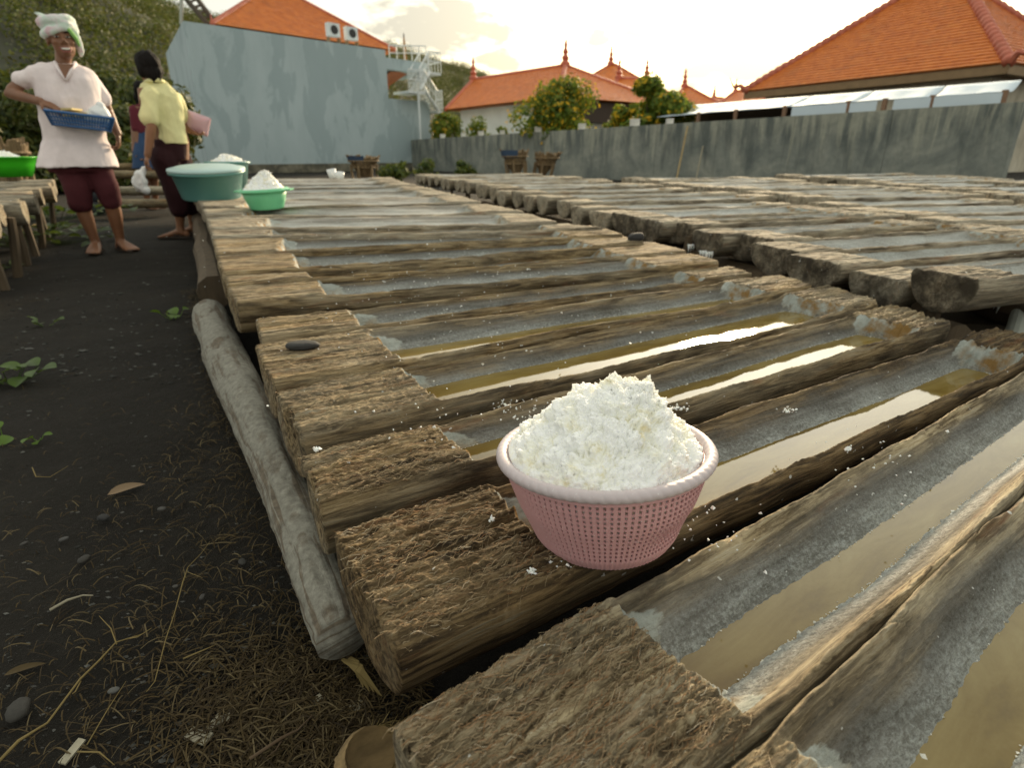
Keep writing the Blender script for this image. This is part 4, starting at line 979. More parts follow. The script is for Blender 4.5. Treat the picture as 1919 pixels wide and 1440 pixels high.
def crowns(name, pts, rads, mat, seed=0, flat=.8):
    n = len(pts); nv = len(IV); P = np.asarray(pts)[:, None, :]; r = np.asarray(rads)[:, None, None]
    base = np.tile(IV[None], (n, 1, 1)); g = np.random.default_rng(seed)
    dsp = 1+g.normal(0, .17, (n, nv, 1)) + .22*g.normal(0, 1, (n, 1, 1))*IV[None, :, :1]
    V = P + base*dsp*r*np.array([1, 1, flat])
    F = (IF[None]+np.arange(n)[:, None, None]*nv).reshape(-1, 3)
    return link(name, mesh(name, V.reshape(-1, 3), F, mat))
# --- leafy bushes and trees: leaf sized faces in clumps
def leaves(name, parent, mat, clumps, n, size, seed, flat=.9, droop=.2):
    g = np.random.default_rng(seed); C = np.array([c[:3] for c in clumps]); rr_ = np.array([c[3] for c in clumps]); w_ = rr_**2/np.sum(rr_**2)
    k = g.choice(len(C), n, p=w_); u = g.normal(0, 1, (n, 3)); u /= np.linalg.norm(u, axis=1)[:, None]
    p = C[k]+u*(rr_[k]*g.uniform(.35, 1.08, n)**.6)[:, None]*np.array([1, 1, flat])
    nr = u+g.normal(0, .55, (n, 3)); nr[:, 2] += .35; nr /= np.linalg.norm(nr, axis=1)[:, None]
    a = np.cross(nr, g.normal(0, 1, (n, 3))); a /= np.linalg.norm(a, axis=1)[:, None]; b = np.cross(nr, a)
    s = (size*g.uniform(.6, 1.35, n))[:, None]
    V = np.stack([p-a*s, p-b*s*.45+nr*s*.12, p+a*s, p+b*s*.45+nr*s*.12], 1)
    F = np.arange(n*4).reshape(n, 4)
    return link(name, mesh(name, V.reshape(-1, 3), F, mat), parent)
pts, rad = [], []
while len(pts) < 2600:
    x = rng.uniform(-60, 1120); s = rng.uniform(0, 1)**.8
    if x > 345 and x < 720 and s < .5: continue
    X, Y, Z = hill_pt(x, s); r = rng.uniform(.5, 1.35)*(1.0+.5*s)*(1.4 if x > 700 else 1); pts.append((X, Y, Z+r*.35)); rad.append(r)
HF = leaves('hillside_forest', None, M['forest'], [(p[0], p[1], p[2], q) for p, q in zip(pts, rad)], 260000, .15, 3, .8)
tag(HF, 'olive green scrub forest covering the hillside', 'forest', kind='stuff')
def bush(name, label, cat, base, h, wd, nl, size, mat, seed, group=None, flowers=0, fmat=None, fsize=.1, trunk=True, ncl=16, cfill=.34):
    t = thing(name, label, cat, base, group=group); rr_ = random.Random(seed); cl = []
    for i in range(ncl):
        a = rr_.uniform(0, 6.28); z = rr_.uniform(.22, 1.0); prof = math.sin(min(1, (z+.08))*math.pi*.86)**.7
        q = rr_.uniform(.1, .8)*prof; cl.append((math.cos(a)*q*wd/2, math.sin(a)*q*wd/2, z*h*.88, rr_.uniform(.55, 1.1)*cfill*wd*.5))
    if trunk:
        mb = MB()
        for i in range(0, ncl, 3):
            c = cl[i]; mb.tube([(rr_.uniform(-.04, .04), rr_.uniform(-.04, .04), -.05), (c[0]*.3, c[1]*.3, c[2]*.45), (c[0]*.8, c[1]*.8, c[2])], [.035*h/2, .022*h/2, .006], 6)
        mb.obj('stem', M['stake'], t)
    leaves('crown', t, mat, cl, nl, size, seed)
    if flowers: leaves('blossom', t, fmat, [(c[0], c[1], c[2], c[3]*1.1) for c in cl], flowers, fsize, seed+1)
    return t
M['leaf'] = leafmat('bush_leaf', [(.018, .038, .008), (.040, .070, .013), (.075, .105, .018), (.13, .14, .025)], .3)
M['leaf_sun'] = leafmat('sunny_leaf', [(.028, .06, .008), (.07, .125, .014), (.13, .185, .02), (.22, .25, .03)], .35)
M['leaf_dark'] = leafmat('dark_leaf', [(.010, .022, .005), (.024, .042, .008), (.055, .075, .014), (.10, .105, .02)], .2, scale=.8)
M['yellow'] = leafmat('yellow_blossom', [(.55, .30, .01), (.70, .42, .015), (.75, .50, .03)], .35)
def behind_wall(x, off=.9): p = on_plane(x, 240, WR-NW*off, DW); return Vector((p.x, p.y, 0)), wall_top(x).z
def ztop(p, y, x): return atY(x, y, p.y).z
for lab, x, ytop, wpx, nl, fl, sd in (('flowering tree with yellow blossom in front of the long low house', 1052, 150, 118, 5200, 620, 1), ('taller yellow green flowering tree left of the white awning', 1226, 138, 92, 4600, 300, 2),
                                  ('low yellow flowering bush left of the taller tree', 1172, 186, 62, 1500, 190, 3), ('small flowering bush at the left foot of the flowering tree', 1003, 214, 50, 900, 60, 4),
                                  ('dark bush with yellow flowers beside the stair foot', 830, 212, 74, 2600, 130, 5), ('pale leafy shrub on the wall left of the white wall', 893, 222, 60, 1500, 60, 6),
                                  ('tiny shrub on the wall under the white house wall', 946, 232, 26, 500, 10, 7)):
    p, zw = behind_wall(x, 1.1); zt = ztop(p, ytop, x); sc = 1080/(p.y*CP+.3); wd = wpx/sc
    b = Vector((p.x, p.y, zw-1.0)); bush('flowering_shrub', lab, 'tree' if 'tree ' in lab and sd < 3 else 'bush', b, (zt-b.z)*1.02, wd*1.5, int(nl*1.5), .085 if sd < 3 else .08, M['leaf_sun'], 40+sd, 'flowering shrubs on the wall', int(fl*2.2), M['yellow'], .08, ncl=30 if sd < 3 else 16, cfill=.36)
M['planter'] = simple('white_planter', (.70, .68, .62), .7)
for k, (x, wd) in enumerate(((826, 9), (865, 9), (898, 10), (938, 9), (1005, 12), (1087, 13), (1185, 16), (1250, 12))):
    p = wall_top(x); sc = 1080/(p.y*CP+.3); s = wd/sc; o = prism(MB(), [Vector((i, j, 0)) for i, j in ((-s/2, -s/3), (s/2, -s/3), (s/2, s/3), (-s/2, s/3))], 0, s*.75).obj('planter', M['planter'])
    o.location = (p.x-NW.x*.09, p.y-NW.y*.09, p.z); tag(o, 'small white flower trough on the concrete wall, %s from the stair end' % ORD[k], 'planter', 'planters on the concrete wall')
# dense bushes at the foot of the hill, behind the women
k = 0
BL = ['tall dark bush at the left edge above the brown woven basket', 'broad bush cut by the left edge of the photo', 'bush right behind the head of the woman in white', 'low dark bush left of the woman in white, above the troughs',
      'tallest bush between the heads of the two women', 'bush behind the head of the woman in yellow', 'bush against the side of the grey blue building', 'bush behind the arm of the woman in white', 'low bush between the two women at waist height', 'low bush at the left edge behind the green bowl']
for x, yb, yt, Y, wd in ((18, 300, 150, 13, 2.6), (-60, 300, 130, 15, 3.4), (95, 292, 142, 18, 3.4), (60, 300, 185, 11.5, 2.2), (190, 290, 138, 20, 4.0), (250, 292, 150, 17, 3.0), (300, 300, 170, 15.5, 2.4), (150, 300, 205, 12.5, 2.4), (232, 300, 215, 13.5, 2.2), (-30, 310, 225, 10.6, 1.8)):
    b = atY(x, yb, Y); zt = atY(x, yt, Y).z; k += 1
    bush('bush', BL[k-1], 'bush', Vector((b.x, b.y, 0)), zt*1.02, wd, 5200, .085 if Y > 12 else .07, M['leaf_dark'], 70+k, 'bushes at the foot of the hill', ncl=18, cfill=.5)
# --- conical bamboo filter baskets and leaning sticks in front of the walls
M['split'] = simple('split_bamboo', (.22, .15, .075), .8, .35, 16, .01, stretch=(1, 1, .2)); M['tarp'] = simple('blue_tarp', (.05, .09, .16), .7)
def funnel(label, xc, yb, yt, wpx, Y, lean, seed, tarp=False, group='bamboo filter baskets'):
    b = atY(xc, yb, Y); zt = atY(xc, yt, Y).z; sc = 1080/(Y*CP+.2); r = wpx/sc/2; t = thing('filter_basket', label, 'basket', Vector((b.x, b.y, 0)), group=group)
    rr_ = random.Random(seed); h = zt; n = 30; pr = [(r*.30, h*.30), (r*.62, h*.62), (r*1.0, h), (r*.95, h*.99), (r*.55, h*.62), (.02, h*.5)]
    V = MB()
    for i in range(n):                                   # slats
        a0, a1 = 2*math.pi*i/n, 2*math.pi*(i+.86)/n; k = rr_.uniform(.93, 1.08)
        ps = []
        for rr2, z in ((r*.22, h*.26), (r*.64, h*.62), (r*k, h*k)):
            for a in (a0, a1): ps.append((rr2*math.cos(a)+lean*z, rr2*math.sin(a), z))
        ps2 = [(p[0]*.94, p[1]*.94, p[2]+.01) for p in ps]
        V.add(ps+ps2, [(0, 1, 3, 2), (2, 3, 5, 4), (7, 6, 8, 9), (9, 8, 10, 11), (4, 5, 11, 10), (0, 2, 8, 6), (2, 4, 10, 8), (1, 7, 9, 3), (3, 9, 11, 5)])
    V.obj('slat_cone', M['split'], t)
    for z, f_ in ((h*.62, .7), (h*.85, .93)): MB().tube([(r*f_*math.cos(q)+lean*z, r*f_*math.sin(q), z) for q in np.linspace(0, 6.283, 19)], .018, 5, False).obj('hoop', M['split'], t)
    for i in range(6):
        a = i*1.05+.3; MB().tube([(r*.78*math.cos(a)+lean*h*.6, r*.78*math.sin(a), h*.72), (r*.72*math.cos(a), r*.72*math.sin(a), -.02)], .028, 6).obj('leg', M['split'], t)
    if tarp:
        mb = MB()
        for i in range(7):
            a = 3.0+i*.28; mb.quad((r*1.03*math.cos(a)+lean*h, r*1.03*math.sin(a), h*1.04), (r*1.03*math.cos(a+.28)+lean*h, r*1.03*math.sin(a+.28), h*1.04), (r*.9*math.cos(a+.28)+lean*h, r*.9*math.sin(a+.28), h*.80), (r*.9*math.cos(a)+lean*h, r*.9*math.sin(a), h*.83))
        mb.obj('tarp_edge', M['tarp'], t)
funnel('conical split bamboo basket on legs before the grey blue building', 684, 326, 294, 60, 15., 0, 1, True)
funnel('left conical bamboo basket with a scrap of blue tarp before the concrete wall', 970, 320, 284, 52, 15.5, -.1, 2, True)
funnel('right conical bamboo basket leaning out before the concrete wall', 1014, 320, 288, 50, 16., .25, 3)
funnel('brown woven basket standing behind the bright green bowl', 28, 316, 266, 62, 7.6, 0, 4)
for k, (x0, y0, x1, y1, lab) in enumerate(((1268, 330, 1289, 236, 'taller yellow bamboo stick leaning on the concrete wall'), (1304, 334, 1318, 274, 'shorter grey bamboo stick leaning on the concrete wall'))):
    a = on_plane(x1, y1, WR+NW*.06, DW); b_ = on_plane(x0, y0, WR+NW*.55, DW)
    post('bamboo_stick', lab, (b_.x, b_.y, .0), a, .022, simple('dry_bamboo%s' % ('', '_grey')[k], ((.42, .30, .13), (.30, .27, .19))[k], .6), 'stick', None, 7, 5, .004, k)
# weed by the wall corner
for x, y, Y in ((745, 322, 13), (800, 318, 14), (868, 316, 15)):
    b = atY(x, y, Y); bush('weed', ('leafy weed by the corner of the grey blue building', 'thin weed beside the far end of the second row', 'low weed at the foot of the concrete wall')[(745, 800, 868).index(x)], 'plant', Vector((b.x, b.y, 0)), .55, .9, 500, .06, M['leaf'], int(x), ncl=9, trunk=True)
# ================================================================ baskets, tubs and salt
def salt_mat():
    m, t, b = newmat('sea_salt')
    v = coords(t); n = noise(t, v, 28, 6, .65, .4); n2 = noise(t, v, 110, 4, .7)
    col = ramp(t, n, [(.33, (.82, .74, .50)), (.43, (.90, .89, .79)), (.53, (.94, .95, .92)), (.75, (.96, .97, .95))])
    st = ramp(t, noise(t, v, 17, 3, .5), [(.70, (0,)*3), (.76, (1,)*3)])
    col = mixc(t, math_n(t, 'MULTIPLY', st, .5), col, (.62, .42, .13))
    t.links.new(col, b.inputs['Base Color']); b.inputs['Roughness'].default_value = .42; b.inputs['Specular IOR Level'].default_value = .35
    b.inputs['Subsurface Weight'].default_value = .45; b.inputs['Subsurface Radius'].default_value = (.014, .014, .012); b.inputs['Subsurface Scale'].default_value = .8
    bump(t, b, math_n(t, 'ADD', n2, noise(t, v, 300, 3, .7)), .28, .003); return m
M['heap'] = salt_mat()
def salt_heap(label, base, rx, h, profile, seed, lump, nt_=220, nr_=130, below=.05, parent=None, peak=(0, 0), rot=None, grains=900, gsize=.0022):
    """heap: radius rx at the rim level, height h; profile(r in 0..1, angle) -> 0..1"""
    r = np.linspace(0, 1.0, nr_); th = np.linspace(0, 2*math.pi, nt_, endpoint=False)
    Rr, TH = np.meshgrid(r, th, indexing='ij')
    px_, py_ = peak
    X = Rr*rx*np.cos(TH)+px_*(1-Rr)**1.2; Y = Rr*rx*np.sin(TH)+py_*(1-Rr)**1.2
    Z = h*profile(Rr, TH)
    # lumpy clods: cellular and noise
    q = lump
    def rot_(a, s): return ((X*math.cos(a)-Y*math.sin(a)+.3*Z)*s, (X*math.sin(a)+Y*math.cos(a))*s, (Z*.9-.3*X)*s)
    cl = np.abs(vn(*rot_(.5, 1/q), seed)); cl2 = np.abs(vn(*rot_(1.3, 2.1/q), seed+1)); cl3 = np.abs(vn(*rot_(2.2, 4.6/q), seed+4)); cl4 = np.abs(vn(*rot_(.9, 9.5/q), seed+5)); f3 = fbm(*rot_(1.8, 13/q), seed+2, 2, .6)
    dsp = q*(.50*(cl-.35)+.40*(cl2-.3)+.24*(cl3-.3)+.11*(cl4-.3)+.03*f3)*ss(1.0, .9, Rr)
    gx_, gt_ = np.gradient(Z, axis=0), 0
    slope = np.clip(-gx_/(rx/nr_), 0, 3); nx_ = slope/np.sqrt(1+slope**2); nz_ = 1/np.sqrt(1+slope**2)
    X2 = X+dsp*nx_*np.cos(TH); Y2 = Y+dsp*nx_*np.sin(TH); Z2 = Z+dsp*nz_
    ring = np.stack([X2[-1]*.70, Y2[-1]*.70, 0*X2[-1]-below], -1)
    V = np.concatenate([np.stack([X2, Y2, Z2], -1).reshape(-1, 3), ring, [[0, 0, -below]]])
    i = np.arange(nr_)[:, None]; k = np.arange(nt_)[None]; k2 = (k+1) % nt_
    F = np.stack([i*nt_+k, (i+1)*nt_+k, (i+1)*nt_+k2, i*nt_+k2], -1).reshape(-1, 4)
    c = len(V)-1; kk = np.arange(nt_); tri = np.stack([nr_*nt_+kk, np.full(nt_, c), np.full(nt_, c), nr_*nt_+(kk+1) % nt_], -1)
    fl = F.tolist()+[(a, b, d) for a, b, _, d in tri.tolist()]
    verts = V.tolist()
    # loose crystals over the surface
    g = np.random.default_rng(seed+9)
    for _ in range(grains):
        a = g.integers(2, nr_-2); b_ = g.integers(0, nt_); p = np.array([X2[a, b_], Y2[a, b_], Z2[a, b_]]); s = gsize*g.uniform(.5, 1.6)
        d = g.normal(0, 1, (4, 3)); d /= np.linalg.norm(d, axis=1)[:, None]; b0 = len(verts); n_ = np.array([nx_[a, b_]*math.cos(th[b_]), nx_[a, b_]*math.sin(th[b_]), nz_[a, b_]])
        verts += (p+n_*s*.6+d*s).tolist(); fl += [(b0, b0+1, b0+2), (b0, b0+2, b0+3), (b0, b0+3, b0+1), (b0+1, b0+3, b0+2)]
    o = link('salt_heap', mesh('salt_heap', verts, fl, M['heap'], True)); o.location = base
    if rot is not None: o.rotation_euler = rot
    return tag(o, label, 'salt')
# --- the pink colander in front
cm = at(1134, 998, Z0-.453)
TILT = (R(-5.0), R(-3.2), 0)
pk = thing('plastic_colander', 'pink plastic mesh basket with rope rim, heaped with white salt', 'basket', cm, TILT); pk.scale = (.985,)*3
def plastic(name, col, rough=.42, sss=.12, dirt=.12, trans=0.):
    m, t, b = newmat(name); n = noise(t, coords(t), 30, 5, .65)
    c = mixc(t, math_n(t, 'MULTIPLY', ramp(t, n, [(.5, (0,)*3), (.75, (1,)*3)]), dirt), col, tuple(min(1, q*.6+.12) for q in col))
    sp = ramp(t, noise(t, coords(t), 420, 2, .5), [(.69, (0,)*3), (.72, (1,)*3)]) if dirt > .1 else None
    if sp is not None: c = mixc(t, math_n(t, 'MULTIPLY', sp, .7), c, (.8, .8, .78))
    t.links.new(c, b.inputs['Base Color']); b.inputs['Roughness'].default_value = rough
    b.inputs['Subsurface Weight'].default_value = sss; b.inputs['Subsurface Radius'].default_value = (.01, .006, .006); b.inputs['Subsurface Scale'].default_value = .4
    if trans: b.inputs['Transmission Weight'].default_value = trans
    return m
M['pink'] = plastic('pink_plastic', (.60, .335, .345)); M['pink_pale'] = plastic('pale_pink_plastic', (.54, .47, .48), .45, .12, .2)
HB_, RB, RT = .118, .088, .126
def colander():
    NT, NZ = 200, 34; Zs = np.interp(np.arange(NZ+1), np.arange(NZ+1), np.cumsum([0]+[1.25 if i % 2 else .75 for i in range(NZ)])/NZ*HB_)
    prof = lambda z: np.interp(z, [0, .012, .03, .06, .09, .118], [.083, .0915, .0985, .111, .1205, .1265])
    V = []
    for z in Zs:
        for k in range(NT):
            t_ = 2*math.pi*(k+(.12 if k % 2 == 0 else -.12)*-1)/NT; r = prof(z)
            dent = 1-.055*math.exp(-((t_-5.45)/.32)**2)*math.exp(-((z-.035)/.022)**2)+.03*math.exp(-((t_-5.2)/.4)**2)*math.exp(-((z-.07)/.02)**2)
            rib = .0007 if k % 2 == 0 else -.0004
            V.append(((r*dent+rib)*math.cos(t_), (r*dent+rib)*math.sin(t_), z))
    F = []
    for i in range(NZ):
        for k in range(NT):
            hole = (k % 2 == 1) and (i % 2 == 1) and 4 < i < NZ-1
            if not hole: F.append((i*NT+k, i*NT+(k+1) % NT, (i+1)*NT+(k+1) % NT, (i+1)*NT+k))
    o = MB().add(V, F).obj('mesh_bowl', M['pink'], pk, smooth=False); md = o.modifiers.new('t', 'SOLIDIFY'); md.thickness = .0017; md.offset = -1
    MB().lathe([(.001, .001), (.083, .001), (.086, .004), (.001, .004)], 64).obj('base_plate', M['pink'], pk)
    # rolled rim with a rope twist
    n, m_ = 720, 16; V = []; F = []
    for k in range(n):
        t_ = 2*math.pi*k/n
        for j in range(m_):
            a = 2*math.pi*j/m_; rr_ = .0070+.00042*(abs(math.cos((a*.9+t_*34)))**.5)*2-.0004
            V.append(((.1275+rr_*1.05*math.cos(a))*math.cos(t_), (.1275+rr_*1.05*math.cos(a))*math.sin(t_), HB_+rr_*math.sin(a)))
    for k in range(n):
        for j in range(m_): F.append((k*m_+j, ((k+1) % n)*m_+j, ((k+1) % n)*m_+(j+1) % m_, k*m_+(j+1) % m_))
    MB().add(V, F).obj('rope_rim', M['pink_pale'], pk, smooth=True)
    MB().lathe([(.1195, HB_-.012), (.1268, HB_-.012), (.1268, HB_), (.119, HB_)], 96, close=True).obj('rim_band', M['pink'], pk)
colander()
rotm = Matrix.Rotation(TILT[1], 4, 'Y') @ Matrix.Rotation(TILT[0], 4, 'X')
def prof_main(r, th):
    # steep heap, peak towards the right, a shoulder on the left
    a = np.clip(1-r, 0, 1); base = np.interp(r, [0, .12, .25, .45, .62, .78, .9, 1], [1, .985, .90, .69, .50, .31, .16, .03])
    sh = .17*np.exp(-((r-.52)/.2)**2)*np.exp(-((np.mod(th-math.pi+math.pi, 2*math.pi)-math.pi)/.75)**2)
    cut = -.10*np.exp(-((r-.55)/.22)**2)*np.exp(-((np.mod(th-.1+math.pi, 2*math.pi)-math.pi)/.5)**2)
    return base+sh+cut
hp = Matrix.Translation(cm) @ rotm @ Vector((0, 0, HB_*.985-.004))
salt_heap('steep heap of wet white sea salt in the pink basket', hp, .118, .090, prof_main, 3, .022, 620, 340, .075, peak=(.040, .012), grains=1300, gsize=.0011)
# --- tubs further back
def lathe_thing(name, label, cat, base, parts, group=None, tilt=(0, 0, 0)):
    t = thing(name, label, cat, base, tilt, group)
    for nm, prof, mat, n in parts: MB().lathe(prof, n).obj(nm, mat, t, smooth=True)
    return t
M['teal'] = plastic('teal_plastic', (.115, .29, .265), .4, .05, .08); M['teal_pale'] = plastic('pale_teal_plastic', (.36, .50, .48), .38, .05, .08)
M['mint'] = plastic('mint_plastic', (.15, .52, .27), .38, .15, .08); M['lime'] = plastic('lime_plastic', (.06, .62, .02), .38, .15, .05)
zt = Z0-.30
b = at(399, 371, zt+.0); sc = FPX/(b.y*CP-(b.z-CAM_Z)*SP); r = 65/sc; hh = .205
lathe_thing('plastic_tub', 'big teal plastic tub closed with a pale lid, on the trough ends', 'tub', b, [
    ('tub_body', [(.001, 0), (r*.74, 0), (r*.775, .012), (r*.925, hh*.90), (r*.985, hh*.91), (r*.985, hh*.86), (r*1.0, hh*.86), (r*1.0, hh*.97), (r*.90, hh*.97), (r*.70, .02), (.001, .015)], M['teal'], 64),
    ('lid', [(.001, hh+.022), (r*.45, hh+.022), (r*.60, hh+.016), (r*.78, hh+.020), (r*.88, hh+.012), (r*1.0, hh+.006), (r*1.012, hh-.008), (r*.985, hh-.008), (r*.985, hh-.002), (.001, hh+.006)], M['teal_pale'], 64)], tilt=(R(5), R(1), 0))
b2 = Vector(b)+Vector((-.16, .62, 0)); b2 = at(384, 352, zt+.02) if False else Vector((b.x-.10, b.y+.55, .405))
sc2 = FPX/(b2.y*CP+.2); r2 = 37/sc2
lathe_thing('plastic_tub', 'teal tub full of salt, half hidden behind the lidded tub', 'tub', b2, [
    ('tub_body', [(.001, 0), (r2*.7, 0), (r2*.93, .205), (r2*1.04, .21), (r2*1.04, .225), (r2*.9, .222), (r2*.68, .012), (.001, .01)], M['teal'], 48)])
hb = lambda r, th: np.interp(r, [0, .2, .5, .8, 1], [1, .94, .68, .28, .02])+.05*np.cos(th*2)*np.sin(r*3)
salt_heap('cream white salt heap in the half hidden teal tub', b2+Vector((0, 0, .20)), r2*.9, .075, hb, 8, .03, 90, 50, .05, grains=200, gsize=.004)
zg = Z0-.322
b3 = at(502, 391, zg+.004); sc3 = FPX/(b3.y*CP-(b3.z-CAM_Z)*SP); r3 = 43/sc3; h3 = .118
t3 = lathe_thing('plastic_basin', 'mint green plastic basin heaped with salt on the trough ends', 'basin', b3, [
    ('bowl', [(.001, 0), (r3*.66, 0), (r3*.70, .006), (r3*.72, .018), (r3*.80, .045), (r3*.93, h3*.98), (r3*.91, h3*.985), (r3*.78, .047), (r3*.68, .01), (.001, .008)], M['mint'], 64),
    ('rim', [(r3*.90, h3), (r3*.93, h3-.004), (r3*1.06, h3-.012), (r3*1.07, h3-.006), (r3*.96, h3+.006), (r3*.90, h3+.006)], M['mint'], 64)], tilt=(R(2), R(-2), 0))
for s in (-1, 1): MB().box((s*r3*1.10, 0, h3-.006), (r3*.22, r3*.5, .008)).obj('handle', M['mint'], t3)
hc = lambda r, th: np.interp(r, [0, .15, .4, .55, .75, 1], [1, .95, .62, .45, .2, .02])+.10*np.exp(-((r-.5)/.2)**2)*np.exp(-((np.mod(th-math.pi+math.pi, 6.283)-math.pi)/.9)**2)
salt_heap('white salt heap in the mint green basin', b3+Vector((0, 0, h3-.004)), r3*.89, .115, hc, 12, .024, 130, 80, .05, peak=(.02, 0), grains=400, gsize=.003)
b4 = at(22, 331, .462); sc4 = FPX/(b4.y*CP+.15); r4 = 45/sc4
t4 = lathe_thing('plastic_bowl', 'bright green plastic bowl on the trough ends left of the path', 'bowl', b4, [
    ('bowl', [(.001, 0), (r4*.72, 0), (r4*.9, .12), (r4, .185), (r4*1.04, .19), (r4*1.04, .2), (r4*.95, .198), (r4*.85, .12), (r4*.68, .012), (.001, .01)], M['lime'], 48)])
salt_heap('small salt mound showing over the bright green bowl', b4+Vector((-.05, 0, .17)), r4*.8, .085, hb, 14, .03, 70, 40, .05, grains=80, gsize=.004)
# white cups at the far end of the first row, teal pail and printed sack behind the women
M['white_plastic'] = simple('white_plastic', (.78, .80, .80), .4, .04)
for k, (x, y) in enumerate(((625, 333), (637, 334))):
    c = at(x, y, Z0-.262); lathe_thing('plastic_cup', ('crumpled taller white cup at the far end of the first row', 'shorter white cup at the far end of the first row')[k], 'cup', c,
        [('cup_wall', [(.001, 0), (.045, 0), (.058, .10-.03*k), (.054, .10-.03*k), (.04, .008), (.001, .006)], M['white_plastic'], 16)], tilt=(R(6), R(-8+14*k), 0))
c = atY(171, 352, 7.0); c = Vector((c.x, c.y, max(.0, c.z)))
lathe_thing('plastic_pail', 'small turquoise pail seen between the legs of the woman in white', 'pail', c, [('pail_wall', [(.001, 0), (.09, 0), (.12, .2), (.13, .2), (.13, .215), (.11, .21), (.08, .01), (.001, .01)], plastic('turquoise', (.05, .36, .33), .4, .05, .05), 24)])
def text_obj(name, body, size, mat, parent, loc, rot, ext=.0015):
    cu = bpy.data.curves.new(name, 'FONT'); cu.body = body; cu.size = size; cu.extrude = ext; cu.align_x = 'CENTER'; cu.align_y = 'CENTER'
    o = bpy.data.objects.new(name+'_tmp', cu); COL.objects.link(o); dg = bpy.context.evaluated_depsgraph_get(); dg.update()
    me = bpy.data.meshes.new_from_object(o.evaluated_get(dg)); bpy.data.objects.remove(o); me.materials.clear(); me.materials.append(mat)
    o2 = link(name, me, parent); o2.location = loc; o2.rotation_euler = rot; return o2
c = at(186, 400, .0); sk = thing('printed_sack', 'dark printed sack with white letters and red stripe behind the woman in white', 'sack', c, (R(-8), 0, R(22)))
M['sack_dark'] = simple('sack_dark', (.02, .022, .03), .6); M['sack_red'] = simple('sack_red', (.38, .03, .03), .6)
mb = MB()
n_ = 10; V = []
for j in range(n_+1):
    for i in range(n_+1):
        u, v = i/n_-.5, j/n_; V.append((u*.36, -.05*math.cos(u*3)-.015*math.sin(v*9+u*5), v*.26))
mb.add(V, [(j*(n_+1)+i, j*(n_+1)+i+1, (j+1)*(n_+1)+i+1, (j+1)*(n_+1)+i) for j in range(n_) for i in range(n_)])
o = mb.obj('sack_cloth', M['sack_dark'], sk, smooth=True); md = o.modifiers.new('t', 'SOLIDIFY'); md.thickness = .09; md.offset = 1
MB().box((0, -.085, .055), (.33, .012, .045)).obj('red_stripe', M['sack_red'], sk); MB().box((0, -.085, .015), (.35, .012, .03)).obj('white_stripe', M['white_plastic'], sk)
text_obj('lettering', 'Tr', .16, M['white_plastic'], sk, (.02, -.083, .165), (R(90), 0, 0))
# --- stones
def stone(label, p, size, col, seed, rz=0, rot=(0, 0, 0), cat='stone', group=None, name='stone'):
    bmx = bmesh.new(); bmesh.ops.create_icosphere(bmx, subdivisions=4 if size[0] > .03 else 2, radius=1); V = np.array([v.co[:] for v in bmx.verts]); F = [[v.index for v in f.verts] for f in bmx.faces]; bmx.free()
    V = np.sign(V)*np.abs(V)**.85
    V = V*(1+.13*fbm(V[:, 0]*1.2, V[:, 1]*1.2, V[:, 2]*1.2, seed, 3)[:, None]+.02*vn(V[:, 0]*7, V[:, 1]*7, V[:, 2]*7, seed)[:, None])*np.array(size)
    key = 'stone%s' % (col,)
    if key not in M: M[key] = simple('stone_%d' % len(M), col, .8, .25, 40, .002)
    o = link(name, mesh(name, V, F, M[key], True)); o.location = p; o.rotation_euler = (*rot[:2], rz)
    return tag(o, label, cat, group)
p = at(569, 655, Z0-.413); stone('flat black pebble resting on a trough end block', p+Vector((0, 0, .010)), (.036, .0225, .0095), (.028, .027, .025), 5, R(8))
p = at(1192, 452, Z0-.372); stone('round black stone at the right ends of the first row', p+Vector((0, 0, .016)), (.036, .03, .022), (.020, .019, .019), 8, R(10), (0, R(-6), 0))
# ================================================================ people
def loft(mb, rings, n=28):
    """rings: centre, half width vector, half depth vector"""
    b = len(mb.v); m_ = len(rings)
    for c, a, d in rings:
        c, a, d = Vector(c), Vector(a), Vector(d)
        for k in range(n):
            t = 2*math.pi*k/n; ct, st_ = math.cos(t), math.sin(t)
            e = 2/2.3
            mb.v.append(tuple(c + a*(abs(ct)**e*(1 if ct > 0 else -1)) + d*(abs(st_)**e*(1 if st_ > 0 else -1))))
    for i in range(m_-1):
        for k in range(n):
            q = (k+1) % n; mb.f.append((b+i*n+k, b+i*n+q, b+(i+1)*n+q, b+(i+1)*n+k))
    mb.f.append(tuple(b+k for k in range(n))[::-1]); mb.f.append(tuple(b+(m_-1)*n+k for k in range(n)))
def limb(mb, pts, rad, n=14):
    # resampled so that joints are smooth
    P = [Vector(p) for p in pts]; out, rr_ = [], []
    for i in range(len(P)-1):
        for s in range(5): 
            t = s/5; out.append(P[i].lerp(P[i+1], t)); rr_.append(rad[i]+(rad[i+1]-rad[i])*(t*t*(3-2*t)))
    out.append(P[-1]); rr_.append(rad[-1]); mb.tube(out, rr_, n)
    mb.ell(out[0], (rr_[0],)*3, 12, 8); mb.ell(out[-1], (rr_[-1],)*3, 12, 8)
